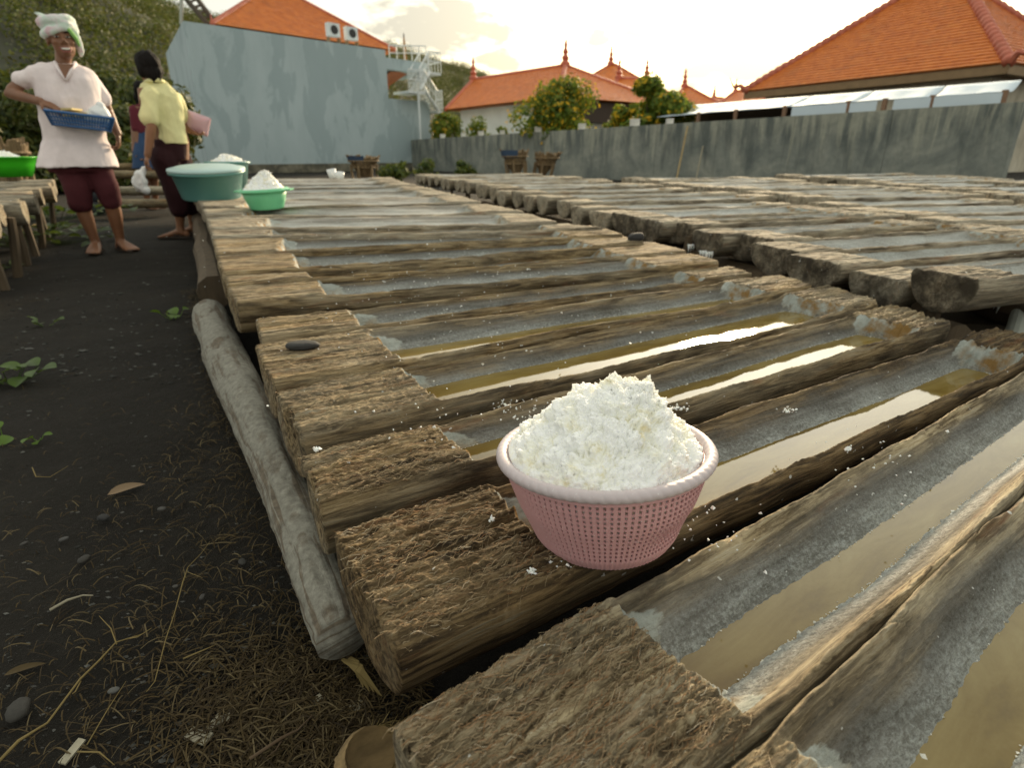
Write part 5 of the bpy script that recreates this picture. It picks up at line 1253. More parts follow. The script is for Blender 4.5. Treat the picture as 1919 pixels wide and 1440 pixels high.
def hand(mb, wrist, d, palm_n, size=.165, curl=.5, spread=1.0, thumb=1):
    """palm plus five fingers; d: direction of the fingers, palm_n: out of the palm"""
    w_, d = Vector(wrist), Vector(d).normalized(); pn = Vector(palm_n); pn = (pn-d*pn.dot(d)).normalized(); s = d.cross(pn)
    pl = size*.52
    for u in (-.30, -.1, .1, .30): mb.tube([w_, w_+d*pl*.5+s*u*size*.42, w_+d*pl+s*u*size*.48], [size*.11, size*.10, size*.075], 8)
    for i, (u, l_) in enumerate(((-.33, .78), (-.11, .92), (.11, 1.0), (.33, .9))):
        p = w_+d*pl+s*u*size*.46; L = size*.48*l_; pts = [p]; dr = d.copy()
        for k, f_ in enumerate((.42, .33, .25)):
            ang = curl*(.7+.25*k); dr = (dr*math.cos(ang)+pn*math.sin(ang)).normalized()
            axis_n = (pn*math.cos(ang)-d*0).normalized(); pn2 = (pn-dr*pn.dot(dr)); pn = pn2.normalized() if pn2.length > .05 else pn
            p = p+dr*L*f_; pts.append(p)
        mb.tube(pts, [size*.056, size*.052, size*.047, size*.036], 8); mb.ell(pts[-1], (size*.037,)*3, 8, 6)
        pn = Vector(palm_n); pn = (pn-d*pn.dot(d)).normalized()
    b0 = w_+d*pl*.30+s*thumb*size*.20; td = (d*.65+s*thumb*.75+pn*.25).normalized()
    t1 = b0+td*size*.26; t2 = t1+(td*.6+d*.5+pn*.3).normalized()*size*.22
    mb.tube([b0, t1, t2], [size*.075, size*.06, size*.045], 8); mb.ell(t2, (size*.045,)*3, 8, 6)
def foot(mb, ankle, toe_dir, L=.22):
    a = Vector(ankle); f_ = Vector((toe_dir[0], toe_dir[1], 0)).normalized(); s = Vector((-f_.y, f_.x, 0))
    heel = Vector((a.x, a.y, .03))-f_*L*.22
    mb.tube([a, a-f_*.005+Vector((0, 0, -.03)), heel+f_*.03], [.034, .036, .032], 10); mb.ell(heel+f_*.01, (.03, .03, .028), 10, 8)
    for k, (u, l_) in enumerate(((-.034, .70), (-.017, .75), (0, .79), (.017, .81), (.034, .82))):
        p0 = Vector((a.x, a.y, .052))+f_*.02+s*u*.3; p1 = Vector((a.x, a.y, .026))+f_*L*.48+s*u*.9; p2 = Vector((a.x, a.y, .014))+f_*L*l_*.97+s*u*1.12
        mb.tube([p0, p1, p2], [.026, .019, .0105], 8); mb.ell(p2, (.011,)*3, 8, 6)
def skin_mat(name, col):
    m, t, b = newmat(name); n = noise(t, coords(t), 9, 4, .6)
    t.links.new(ramp(t, n, [(.3, tuple(c*.85 for c in col)), (.7, tuple(c*1.12 for c in col))]), b.inputs['Base Color'])
    b.inputs['Roughness'].default_value = .5; b.inputs['Subsurface Weight'].default_value = .12; b.inputs['Subsurface Radius'].default_value = (.012, .005, .003); b.inputs['Subsurface Scale'].default_value = .5
    return m
def cloth_mat(name, col, var=.08, scale=14):
    m = simple(name, col, .85, var, scale, .0, spec=.2); t = m.node_tree; b = t.nodes['Principled BSDF']
    bump(t, b, noise(t, coords(t), 420, 2, .5), .15, .001); return m
M['skin'] = skin_mat('brown_skin', (.20, .088, .042)); M['skin2'] = skin_mat('tan_skin', (.235, .108, .052))
M['shirt_white'] = cloth_mat('white_cotton', (.76, .67, .67)); M['maroon'] = cloth_mat('maroon_cotton', (.075, .018, .022)); M['maroon_dark'] = cloth_mat('dark_maroon_cotton', (.028, .009, .011))
M['yellow_shirt'] = cloth_mat('pale_yellow_knit', (.70, .67, .36)); M['hair'] = simple('black_hair', (.006, .0045, .004), .75, .3, 60, .004, stretch=(1, 1, .2), spec=.15)
def folds(amp, scale, seed, vertical=.35, frac=1.0):
    def post(co, no):
        q = fbm(co[:, 0]*scale, co[:, 1]*scale, co[:, 2]*scale*vertical, seed, 4, .55)
        k = 1-np.abs(vn(co[:, 0]*scale*.8+q*.6, co[:, 1]*scale*.8, co[:, 2]*scale*vertical*1.4+co[:, 0]*scale*.5, seed+3))
        return co + no*(amp*(q*.7+(k-.6)*.9))[:, None]
    return post
def head(mb, c, f, up, s=1.0, lean=None):
    """head of height about .225*s, facing f; returns local frame"""
    f, up = Vector(f).normalized(), Vector(up).normalized(); f = (f-up*f.dot(up)).normalized(); l = up.cross(f); c = Vector(c)
    rot = Matrix((l, f, up)).transposed()
    P = lambda a, b, z: c + (l*a+f*b+up*z)*s
    mb.ell(P(0, -.010, .032), (.074*s, .092*s, .088*s), 24, 16, rot)
    mb.ell(P(0, .018, -.030), (.061*s, .068*s, .080*s), 20, 14, rot)
    mb.ell(P(0, .052, -.082), (.030*s, .026*s, .024*s), 14, 10, rot)                       # chin
    for q in (-1, 1):
        mb.ell(P(q*.036, .056, -.018), (.026*s, .022*s, .022*s), 12, 8, rot)             # cheek
        mb.ell(P(q*.030, .068, .030), (.024*s, .013*s, .009*s), 12, 8, rot)              # brow ridge
        mb.ell(P(q*.079, -.008, -.004), (.009*s, .022*s, .032*s), 12, 8, rot)            # ear
        mb.ell(P(q*.013, .090, -.026), (.011*s, .012*s, .009*s), 10, 8, rot)             # nostril
    mb.tube([P(0, .078, .022), P(0, .092, -.004), P(0, .102, -.022)], [.009*s, .011*s, .013*s], 10)
    mb.tube([P(-.025, .076, -.050), P(0, .086, -.052), P(.025, .076, -.050)], [.006*s, .011*s, .006*s], 8)
    return P, rot
def local_frame(px_foot, facing_deg):
    foot_ = at(*px_foot, 0); f = Vector((math.cos(R(facing_deg)), math.sin(R(facing_deg)), 0)); l = Vector((0, 0, 1)).cross(f)
    return foot_, f, l
# ---------------------------------------------------------------- woman in white
ft, F_, L_ = local_frame((212, 470), -58)
VW = Vector((.84, .54, 0))                                                   # plane the joints are read on, square to the sight line
def J(x, y, fw=0.): return on_plane(x, y, ft+F_*fw, VW)
w1 = thing('person', 'woman in white tunic and pastel head wrap, smiling, carrying a blue plastic crate', 'person', ft)
O = ft
mb = MB(); up = Vector((-.06, 0, 1)).normalized()
hd = J(117, 76, .02); PF, rotm_ = head(mb, hd, Vector((.62, -.78, -.05)), up, 1.03)
neck = J(119, 118, 0)
limb(mb, [hd-up*.03-F_*.02, neck, J(124, 140, -.01)], [.050, .046, .058])
loft(mb, [(J(122, 128), L_*.07, F_*.06), (J(123, 148), L_*.12, F_*.075), (J(128, 190), L_*.13, F_*.09), (J(138, 250), L_*.12, F_*.085), (J(150, 290), L_*.13, F_*.085), (J(156, 310), L_*.11, F_*.08)], 24)
sl_, sr_ = J(64, 131, -.01), J(177, 144, -.012)
el_, er_ = J(19, 174, -.02), J(203, 210, -.06)
wl_, wr_ = J(76, 190, .17), J(221, 250, .05)
limb(mb, [sl_+L_*.05-Vector((0, 0, .03)), sl_.lerp(el_, .5)-Vector((0, 0, .004)), el_, wl_], [.036, .038, .038, .027]); limb(mb, [sr_-L_*.05-Vector((0, 0, .03)), sr_.lerp(er_, .5), er_, wr_], [.034, .036, .036, .026])
hand(mb, wl_, (J(98, 199, .20)-wl_), -F_*.4+Vector((0, 0, -1)), .155, .45, 1, -1)
hand(mb, wr_, (J(224, 272, .07)-wr_), -L_, .15, .8, 1, 1)
kl, kr = J(150, 368, .06), J(205, 364, .06); al, ar = J(179, 452, .0), J(226, 451, -.02)
limb(mb, [J(134, 318), J(146, 352, .03), J(158, 398, .0), al], [.066, .056, .051, .031]); limb(mb, [J(178, 318), J(200, 350, .03), J(214, 397, .0), ar], [.066, .056, .051, .031])
al0, ar0 = Vector((al.x, al.y, .075)), Vector((ar.x, ar.y, .075))
limb(mb, [al, al0], [.032, .033]); limb(mb, [ar, ar0], [.032, .033])
foot(mb, al0, F_+L_*-.15, .225); foot(mb, ar0, F_+L_*.45, .225)
remeshed('body', mb, .0068, M['skin'], w1, O, 3)
M['eye_white'] = simple('eye_white', (.42, .38, .34), .4, .02); M['dark_eye'] = simple('dark_eye', (.008, .006, .005), .4); M['teeth'] = simple('teeth', (.80, .77, .70), .3, .02); M['lip'] = simple('lip', (.28, .09, .07), .5)
def face(P, rot, parent, O, smile=True, s=1.0):
    for q in (-1, 1):
        e = MB().ell(P(q*.029, .0745, .010), (.0135*s, .008*s, .0058*s), 12, 8, rot).obj('eye', M['eye_white'], parent, O, True)
        MB().ell(P(q*.029, .0805, .010), (.0062*s, .004*s, .0056*s), 10, 8, rot).obj('iris', M['dark_eye'], e, O, True)
        MB().tube([P(q*.014, .083, .030), P(q*.03, .085, .037), P(q*.048, .074, .031)], [.0025, .004, .002], 6).obj('eyebrow', M['hair'], parent, O)
    if smile:
        MB().tube([P(-.030, .077, -.050), P(-.016, .087, -.058), P(0, .091, -.060), P(.016, .087, -.058), P(.030, .077, -.050)], [.001, .0058, .0070, .0058, .001], 8).obj('teeth', M['teeth'], parent, O, True)
        for zo, rr2 in ((-.052, .0038), (-.076, .0048)):
            MB().tube([P(-.036, .073, -.050), P(-.018, .087, zo-.002), P(0, .0935, zo), P(.018, .087, zo-.002), P(.036, .073, -.050)], [.002, rr2, rr2, rr2, .002], 8).obj('lip', M['lip'], parent, O, True)
face(PF, rotm_, w1, O, True, 1.03)
# head wrap: wound bands over the crown
wrap = MB()
wm, wt, wb = newmat('pastel_towel')
wn = noise(wt, coords(wt, (9, 9, 14)), 1., 4, .55, .8)
wc = ramp(wt, wn, [(.30, (.60, .22, .30)), (.42, (.74, .62, .64)), (.50, (.72, .73, .71)), (.60, (.58, .72, .62)), (.72, (.74, .74, .70))])
wt.links.new(wc, wb.inputs['Base Color']); wb.inputs['Roughness'].default_value = .95; bump(wt, wb, noise(wt, coords(wt), 260, 2, .6), .5, .003)
wrap.ell(PF(0, -.014, .078), (.094, .106, .062), 24, 14, rotm_)
for k, (z0, tl_, r_) in enumerate(((.058, .30, .026), (.078, -.22, .028), (.104, .16, .027))):
    pts = [PF(.082*math.cos(a), -.014+.094*math.sin(a), z0+tl_*.09*math.cos(a+.4)+.012*math.sin(a)) for a in np.linspace(0, 2*math.pi, 25)]
    wrap.tube(pts, [r_*(1+.12*math.sin(i*1.7+k)) for i in range(25)], 10)
wrap.tube([PF(-.05, -.03, .13), PF(-.085, -.02, .148), PF(-.108, -.01, .156)], [.022, .012, .004], 8)
wrap.tube([PF(.062, .045, .07), PF(.085, .015, .02), PF(.088, -.01, -.05), PF(.080, -.02, -.085)], [.020, .024, .022, .010], 8)
remeshed('head_wrap', wrap, .007, wm, w1, O, 2, folds(.004, 40, 3, 1))
MB().tube([PF(.006, .088, .082), PF(.045, .082, .052), PF(.074, .052, .008), PF(.082, .03, -.03)], [.006, .013, .014, .008], 8).obj('wrap_band', cloth_mat('lime_band', (.26, .50, .16)), w1, O, True)
sh = MB()
def ring(xl, xr, y, dep, fw=0.):
    a, b_ = J(xl, y, fw), J(xr, y, fw); return ((a+b_)/2, L_*((b_-a).dot(L_)/2), F_*dep)
loft(sh, [ring(102, 144, 118, .03, -.045), ring(84, 160, 123, .075, -.01), ring(62, 176, 131, .092), ring(62, 187, 150, .115, .01), ring(68, 190, 185, .135, .015), ring(73, 194, 225, .14, .015), ring(79, 200, 262, .135), ring(76, 208, 275, .155), ring(71, 216, 296, .175), ring(69, 223, 313, .185)], 32)
limb(sh, [sl_+L_*.05+Vector((0, 0, -.02)), J(44, 150, -.015)], [.066, .062]); limb(sh, [sr_-L_*.04+Vector((0, 0, -.02)), J(191, 184, -.04)], [.066, .062])
def shirt_post(co, no):
    co = folds(.017, 10, 7, .35)(co, no); zc = co[:, 2]+O.z
    return co
sho = remeshed('tunic', sh, .010, M['shirt_white'], w1, O, 2, shirt_post)
# neck opening and front seam
vn_ = [J(104, 118, .075), J(122, 152, .145), J(141, 119, .075)]
MB().tube([J(103, 116, .05), J(112, 134, .105), J(123, 150, .135)], [.012, .011, .008], 8).obj('collar', M['shirt_white'], w1, O, True)
MB().tube([J(142, 117, .05), J(133, 134, .105), J(124, 150, .135)], [.012, .011, .008], 8).obj('collar', M['shirt_white'], w1, O, True)
sk_ = MB(); 
a, b_, c_ = J(108, 119, .082), J(139, 120, .082), J(123, 148, .14)
sk_.add([a, b_, c_, J(123, 119, .10)], [(0, 3, 2), (3, 1, 2)]); sk_.obj('neck_opening', M['skin'], w1, O, True)
pn = MB(); loft(pn, [ring(80, 205, 290, .12), ring(92, 207, 322, .125)], 24)
limb(pn, [J(132, 312), J(144, 348, .03), J(151, 381, .012)], [.098, .086, .078]); limb(pn, [J(180, 312), J(198, 347, .03), J(208, 376, .012)], [.096, .082, .070])
remeshed('shorts', pn, .010, M['maroon'], w1, O, 2, folds(.009, 12, 9, .4))
def sandal(ank, toe, parent, O):
    f_ = Vector((toe.x, toe.y, 0)).normalized(); s = Vector((-f_.y, f_.x, 0)); a = Vector((ank.x, ank.y, 0))
    V = []; 
    for u, w_ in ((-.07, .028), (-.04, .036), (.03, .036), (.10, .045), (.16, .040), (.195, .018)): V += [a+f_*u-s*w_, a+f_*u+s*w_]
    mb = MB(); top = [p+Vector((0, 0, .016)) for p in V]; n = len(V)
    F = [(i, i+1, i+3, i+2) for i in range(0, n-2, 2)]; mb.add(V+top, [f[::-1] for f in F]+[tuple(q+n for q in f) for f in F]+[(i, i+2, i+2+n, i+n) for i in range(0, n-2, 2)]+[(i+1+n, i+3+n, i+3, i+1) for i in range(0, n-2, 2)])
    o = mb.obj('sandal', M['dark_gap'], parent, O); 
    for q in (-1, 1): MB().tube([a+f_*.13+Vector((0, 0, .03)), a+f_*.07+s*q*.035+Vector((0, 0, .042)), a+f_*.02+s*q*.042+Vector((0, 0, .02))], .005, 6).obj('strap', M['dark_gap'], o, O)
sandal(al0, F_+L_*-.15, w1, O); sandal(ar0, F_+L_*.45, w1, O)
# --- blue crate held against her belly
M['blue'] = plastic('blue_plastic', (.035, .12, .30), .4, .06, .08)
tl_, tr_ = J(84, 206, .27), J(213, 222, .27); bl_, br_ = J(95, 233, .25), J(207, 249, .25)
ux = (tr_-tl_).normalized(); uy = (Vector((-F_.x, -F_.y, 0))); uz = ux.cross(uy).normalized(); uz = uz if uz.z > 0 else -uz; uy = uz.cross(ux)
Wc = (tr_-tl_).length; Dc = .20; Hc = max(.085, (tl_-bl_).dot(uz)); Cc = tl_
def crate_pt(a, b, z): i = z/Hc; m_ = .03*(1-i); return Cc+ux*(m_+(Wc-2*m_)*a)+uy*(m_+(Dc-2*m_)*b)+uz*(z-Hc)
cr = thing('plastic_crate', 'blue slotted plastic crate held by the woman in white', 'crate', Cc); CO = Cc
MB().hexa([crate_pt(0, 0, 0), crate_pt(1, 0, 0), crate_pt(1, 1, 0), crate_pt(0, 1, 0), crate_pt(0, 0, .008), crate_pt(1, 0, .008), crate_pt(1, 1, .008), crate_pt(0, 1, .008)]).obj('bottom', M['blue'], cr, CO)
def side(p, q, n):
    mb = MB(); tube = lambda a, b, r: mb.tube([a, b], r, 6)
    for z, r in ((.006, .006), (Hc*.36, .004), (Hc*.62, .004), (Hc, .010)): tube(crate_pt(*p, z), crate_pt(*q, z), r)
    for i in range(n+1):
        s = i/n; a = (p[0]+(q[0]-p[0])*s, p[1]+(q[1]-p[1])*s); tube(crate_pt(*a, 0), crate_pt(*a, Hc), .004 if 0 < i < n else .009)
    mb.obj('slotted_side', M['blue'], cr, CO)
side((0, 0), (1, 0), 22); side((1, 0), (1, 1), 9); side((1, 1), (0, 1), 22); side((0, 1), (0, 0), 9)
c = crate_pt(.78, .4, Hc+.012); mb = MB(); mb.ell(c, (.075, .06, .06), 16, 12); mb.ell(c+Vector((.02, 0, .055)), (.03, .025, .03), 12, 8); mb.ell(c+Vector((-.06, 0, -.01)), (.05, .05, .035), 12, 8)
o = remeshed('plastic_bag', mb, .008, M['white_plastic'], None, c, 1, folds(.012, 22, 4, .8)); o.location = c; tag(o, 'crumpled white plastic bag lying in the blue crate', 'bag')
mb = MB()
for i in range(5): mb.box(crate_pt(.34+.05*(i % 3), .35+.12*(i % 2), Hc-.012+.01*i), (.11, .07, .012), .4*i)
o = mb.obj('paper_packet', simple('yellow_paper', (.62, .48, .20), .7, .1, 20), None, crate_pt(.4, .4, Hc)); tag(o, 'small yellow packets stacked in the blue crate', 'packet')
# ---------------------------------------------------------------- woman in yellow, seen from behind
ft2, F2, L2 = local_frame((338, 445), 28)
VW2 = Vector((.86, .50, 0))
def J2(x, y, d=0.):                                                          # d: metres towards the camera
    n = Vector((VW2.y, -VW2.x, 0)); return on_plane(x, y, ft2+n*d, VW2)
T2 = Vector((VW2.y, -VW2.x, 0))
w2 = thing('person', 'woman in pale yellow shirt and dark trousers, looking away, scooping beside the tubs', 'person', ft2); O2 = ft2
mb = MB(); hd2 = J2(279, 130, .0); up2 = Vector((-.05, .0, 1)).normalized()
P2_, rot2 = head(mb, hd2, Vector((-.75, .66, -.1)), up2, .98)
limb(mb, [hd2-up2*.03, J2(284, 158, 0), J2(292, 176, 0)], [.048, .046, .06])
loft(mb, [(J2(292, 166), VW2*.13, T2*.075), (J2(300, 190), VW2*.15, T2*.09), (J2(312, 225), VW2*.13, T2*.09), (J2(320, 262), VW2*.14, T2*.10), (J2(318, 300), VW2*.15, T2*.11)], 24)
s2a, e2a, w2a = J2(277, 178, .10), J2(284, 234, .17), J2(277, 290, .18)
s2b, e2b, w2b = J2(332, 186, -.06), J2(343, 226, -.14), J2(358, 246, -.10)
limb(mb, [s2a, e2a, w2a], [.048, .038, .026]); limb(mb, [s2b, e2b, w2b], [.046, .036, .025])
hand(mb, w2a, J2(272, 315, .16)-w2a, VW2, .15, .75, 1, 1); hand(mb, w2b, J2(372, 252, -.06)-w2b, Vector((0, 0, 1)), .14, .5, 1, -1)
kA, kB = J2(334, 352, .02), J2(352, 345, -.10); aA, aB = J2(338, 425, .02), J2(362, 420, -.16)
limb(mb, [J2(313, 300, .04), J2(327, 345, .03), J2(337, 385, .03), aA], [.075, .058, .052, .032]); limb(mb, [J2(333, 298, -.05), J2(350, 340, -.10), J2(357, 380, -.13), aB], [.072, .056, .050, .032])
a0, b0 = Vector((aA.x, aA.y, .075)), Vector((aB.x, aB.y, .075)); limb(mb, [aA, a0], [.033, .034]); limb(mb, [aB, b0], [.033, .034])
toe2 = Vector((-.86, -.2, 0)); foot(mb, a0, toe2, .22); foot(mb, b0, toe2, .22)
remeshed('body', mb, .0068, M['skin2'], w2, O2, 3); face(P2_, rot2, w2, O2, False)
hr = MB(); hr.ell(P2_(0, -.016, .042), (.088, .104, .092), 24, 16, rot2); hr.ell(P2_(0, -.075, -.03), (.066, .045, .075), 16, 12, rot2); hr.ell(P2_(.0, .03, .085), (.07, .06, .045), 16, 10, rot2); hr.ell(P2_(-.06, -.03, -.01), (.034, .05, .06), 12, 10, rot2); hr.ell(P2_(.06, -.03, -.01), (.034, .05, .06), 12, 10, rot2)
remeshed('hair', hr, .007, M['hair'], w2, O2, 1, folds(.010, 34, 12, .4))
sh = MB()
def ring2(xl, xr, y, dep, d=0.): a, b_ = J2(xl, y, d), J2(xr, y, d); return ((a+b_)/2, VW2*((b_-a).dot(VW2)/2), T2*dep)
loft(sh, [ring2(274, 310, 150, .06), ring2(264, 324, 160, .085), ring2(262, 336, 175, .11), ring2(270, 344, 200, .125), ring2(282, 347, 228, .125), ring2(290, 350, 250, .13), ring2(297, 354, 269, .135)], 28)
limb(sh, [s2a+VW2*.02, J2(281, 221, .15)], [.070, .066]); limb(sh, [s2b-VW2*.02, J2(341, 218, -.11)], [.066, .060])
remeshed('polo_shirt', sh, .010, M['yellow_shirt'], w2, O2, 2, folds(.016, 11, 15, .5))
cl_ = [J2(274, 152, .03), J2(282, 150, .085), J2(296, 149, .085), J2(308, 153, .03)]; MB().tube(cl_, [.014, .018, .018, .014], 8).obj('collar', M['yellow_shirt'], w2, O2, True)
pn = MB(); loft(pn, [ring2(287, 352, 262, .12), ring2(286, 354, 300, .13)], 24)
limb(pn, [J2(311, 298, .04), J2(326, 345, .03), J2(337, 392, .03)], [.115, .092, .078]); limb(pn, [J2(333, 296, -.05), J2(350, 340, -.10), J2(358, 388, -.13)], [.110, .088, .074])
remeshed('trousers', pn, .010, M['maroon_dark'], w2, O2, 2, folds(.010, 12, 17, .4)); sandal(a0, toe2, w2, O2); sandal(b0, toe2, w2, O2)
# pink scoop in her far hand, white bag in the near one
c = J2(371, 233, -.07); sp_ = thing('plastic_scoop', 'pale pink square plastic dish held up by the woman in yellow', 'dish', c, (R(-72), R(20), R(28))); sp_.scale = (.84,)*3
mb = MB(); n_ = 12; V, F = [], []
for j in range(n_+1):
    for i in range(n_+1):
        u, v = i/n_*2-1, j/n_*2-1; V.append((u*(.085+.02*max(abs(u), abs(v))), v*(.075+.02*max(abs(u), abs(v))), .032*max(abs(u), abs(v))**4))
for j in range(n_):
    for i in range(n_): F.append((j*(n_+1)+i, j*(n_+1)+i+1, (j+1)*(n_+1)+i+1, (j+1)*(n_+1)+i))
o = mb.add(V, F).obj('dish_shell', plastic('rose_plastic', (.62, .40, .45), .4, .15, .05), sp_, smooth=True); md = o.modifiers.new('t', 'SOLIDIFY'); md.thickness = .004
MB().tube([(-.106, -.096, .032), (.106, -.096, .032), (.106, .096, .032), (-.106, .096, .032), (-.106, -.096, .032)], .005, 6, False).obj('rim', M['pink_pale'], sp_)
c = J2(263, 343, .16); mb = MB(); mb.ell(c, (.055, .045, .075), 14, 12); mb.tube([c+Vector((0, 0, .05)), J2(267, 322, .16), J2(273, 312, .165)], [.04, .02, .008], 8); mb.ell(c+Vector((.02, .01, -.05)), (.05, .04, .035), 12, 8)
o = remeshed('plastic_bag', mb, .008, M['white_plastic'], None, c, 1, folds(.016, 24, 21, .5)); o.location = c; tag(o, 'knotted white plastic bag hanging from the hand of the woman in yellow', 'bag')
# ---------------------------------------------------------------- third person, mostly hidden behind the woman in yellow
ft3, F3, L3 = local_frame((283, 392), -35); VW3 = Vector((.87, .49, 0)); T3 = Vector((VW3.y, -VW3.x, 0))
def J3(x, y, d=0.): return on_plane(x, y, ft3+T3*d, VW3)
w3 = thing('person', 'long haired person in maroon top and striped blue skirt, hidden behind the woman in yellow', 'person', ft3); O3 = ft3
mb = MB(); hd3 = J3(268, 172); P3_, rot3 = head(mb, hd3, Vector((.6, -.7, -.2)), (0, 0, 1), .98)
limb(mb, [hd3-Vector((0, 0, .03)), J3(268, 192), J3(267, 203)], [.048, .045, .06])
loft(mb, [(J3(267, 200), VW3*.15, T3*.08), (J3(268, 225), VW3*.14, T3*.09), (J3(270, 255), VW3*.14, T3*.10), (J3(272, 285), VW3*.15, T3*.10)], 20)
sA, eA, wA = J3(252, 205, .03), J3(256, 240, .05), J3(264, 285, .10); sB, eB, wB = J3(285, 206, 0), J3(290, 240, 0), J3(288, 268, .05)
limb(mb, [sA, eA, wA], [.046, .036, .026]); limb(mb, [sB, eB, wB], [.046, .036, .026]); hand(mb, wA, (.2, -.3, -1), T3, .14, .6); hand(mb, wB, (.1, -.2, -1), T3, .14, .6)
for x0, x1, x2, d in ((268, 272, 276, .03), (282, 288, 292, -.05)):
    a = J3(x2, 380, d); limb(mb, [J3(x0, 285, d), J3(x1, 330, d), J3(x1+2, 350, d), a], [.09, .058, .05, .033]); a_ = Vector((a.x, a.y, .075)); limb(mb, [a, a_], [.033, .034]); foot(mb, a_, F3, .22)
remeshed('body', mb, .0085, M['skin'], w3, O3, 3); face(P3_, rot3, w3, O3, False)
hr = MB(); hr.ell(P3_(0, -.02, .045), (.088, .10, .088), 20, 14, rot3); hr.tube([P3_(0, -.06, .03), P3_(0, -.09, -.08), P3_(0, -.09, -.22)], [.07, .075, .045], 10); hr.tube([P3_(-.07, -.01, .03), P3_(-.085, -.02, -.08), P3_(-.07, -.02, -.18)], [.03, .032, .02], 8)
remeshed('hair', hr, .009, M['hair'], w3, O3, 1, folds(.012, 30, 22, .3))
def ring3(xl, xr, y, dep): a, b_ = J3(xl, y), J3(xr, y); return ((a+b_)/2, VW3*((b_-a).dot(VW3)/2), T3*dep)
sh = MB(); loft(sh, [ring3(256, 282, 195, .06), ring3(248, 290, 203, .09), ring3(250, 289, 222, .11), ring3(252, 290, 250, .11)], 24); limb(sh, [sA, eA], [.058, .056]); limb(sh, [sB, eB], [.058, .056])
remeshed('top', sh, .011, cloth_mat('wine_cotton', (.11, .02, .03)), w3, O3, 2, folds(.009, 12, 24, .5))
sm_, st2, sb2 = newmat('striped_blue'); sx_ = N(st2, 'ShaderNodeSeparateXYZ'); st2.links.new(coords(st2), sx_.inputs[0])
st2.links.new(ramp(st2, math_n(st2, 'PINGPONG', math_n(st2, 'ADD', sx_.outputs['X'], math_n(st2, 'MULTIPLY', sx_.outputs['Y'], .6)), .03), [(0, (.02, .05, .12)), (.55, (.035, .10, .22)), (.8, (.28, .36, .42))]), sb2.inputs['Base Color']); sb2.inputs['Roughness'].default_value = .85
sk2 = MB(); loft(sk2, [ring3(251, 291, 246, .105), ring3(248, 295, 285, .14), ring3(247, 297, 316, .15)], 24); remeshed('skirt', sk2, .011, sm_, w3, O3, 2, folds(.012, 12, 26, .25))
# ================================================================ litter on the ground, plants, crumbs of salt
g = np.random.default_rng(77)
def gzz(x, y): return float(gz(np.array(x), np.array(y)))-.006
def straws(name, label, n, sampler, col_mat, lmin, lmax, w, seed, kind='stuff', cat='litter', z0=.002, zr=.012, parent=None, curve=.13):
    r_ = np.random.default_rng(seed); V, F = [], []
    for i in range(n):
        p = sampler(r_)
        if p is None: continue
        a = r_.uniform(0, 6.283); L = r_.uniform(lmin, lmax)*(1 if r_.uniform() < .9 else 1.7); d = np.array([math.cos(a), math.sin(a), 0]); s = np.array([-d[1], d[0], 0]); z = p[2]+r_.uniform(z0, zr); ww = w*r_.uniform(.6, 1.5); c = r_.normal(0, curve)
        dz = r_.normal(0, .07)
        b0 = len(V)
        for k in range(4):
            u = k/3-.5; q = np.array([p[0], p[1], z])+d*L*u+s*L*c*(u*u-.08)+np.array([0, 0, dz*L*u + .004*(k in (1, 2))])
            q[2] = max(q[2], p[2]+.001)
            V += [q-s*ww/2, q+s*ww/2+np.array([0, 0, ww*.35])]
        F += [(b0, b0+2, b0+3, b0+1), (b0+2, b0+4, b0+5, b0+3), (b0+4, b0+6, b0+7, b0+5)]
    o = link(name, mesh(name, np.array(V), F, col_mat), parent)
    return tag(o, label, None, None, kind)
def dry_mat(name, cols):
    m, t, b = newmat(name); gg = N(t, 'ShaderNodeNewGeometry')
    t.links.new(ramp(t, gg.outputs['Random Per Island'], [(i/(len(cols)-1), c) for i, c in enumerate(cols)]), b.inputs['Base Color']); b.inputs['Roughness'].default_value = .8; b.inputs['Specular IOR Level'].default_value = .2; return m
M['straw'] = dry_mat('straw', [(.018, .012, .006), (.045, .030, .012), (.085, .060, .025), (.028, .019, .009), (.13, .10, .05)])
M['straw_pale'] = dry_mat('pale_straw', [(.16, .11, .035), (.22, .165, .065), (.12, .085, .03)])
bA, bB = at(395, 583, 0), at(640, 1230, 0); bd = (bB-bA).normalized(); bn = Vector((bd.y, -bd.x, 0)); bn = bn if bn.x < 0 else -bn
def near_beam(r_):
    s = r_.uniform(-.25, 1.55); sp = .05+.24*ss(.35, 1.1, s); p = bA.lerp(bB, s)+bn*(abs(r_.normal(0, sp))-.02)
    return np.array([p.x, p.y, gzz(p.x, p.y)])
def wide(r_):
    x, y = r_.uniform(-10, 700), r_.uniform(520, 1480); p = at(x, y, 0); return np.array([p.x, p.y, gzz(p.x, p.y)])
def corner(r_):
    x, y = r_.normal(560, 130), r_.normal(1330, 90); p = at(min(x, 790), max(y, 900), 0); return np.array([p.x, p.y, gzz(p.x, p.y)])
straws('dry_straw', 'brown dry straw and bark bits along the bearer beam', 5200, near_beam, M['straw'], .010, .042, .0014, 1)
straws('dry_straw', 'matted dry straw on the ground by the nearest trough', 3600, corner, M['straw'], .010, .040, .0013, 2)
straws('dry_straw', 'scattered bits of straw over the black sand', 1100, wide, M['straw'], .008, .035, .0012, 3)
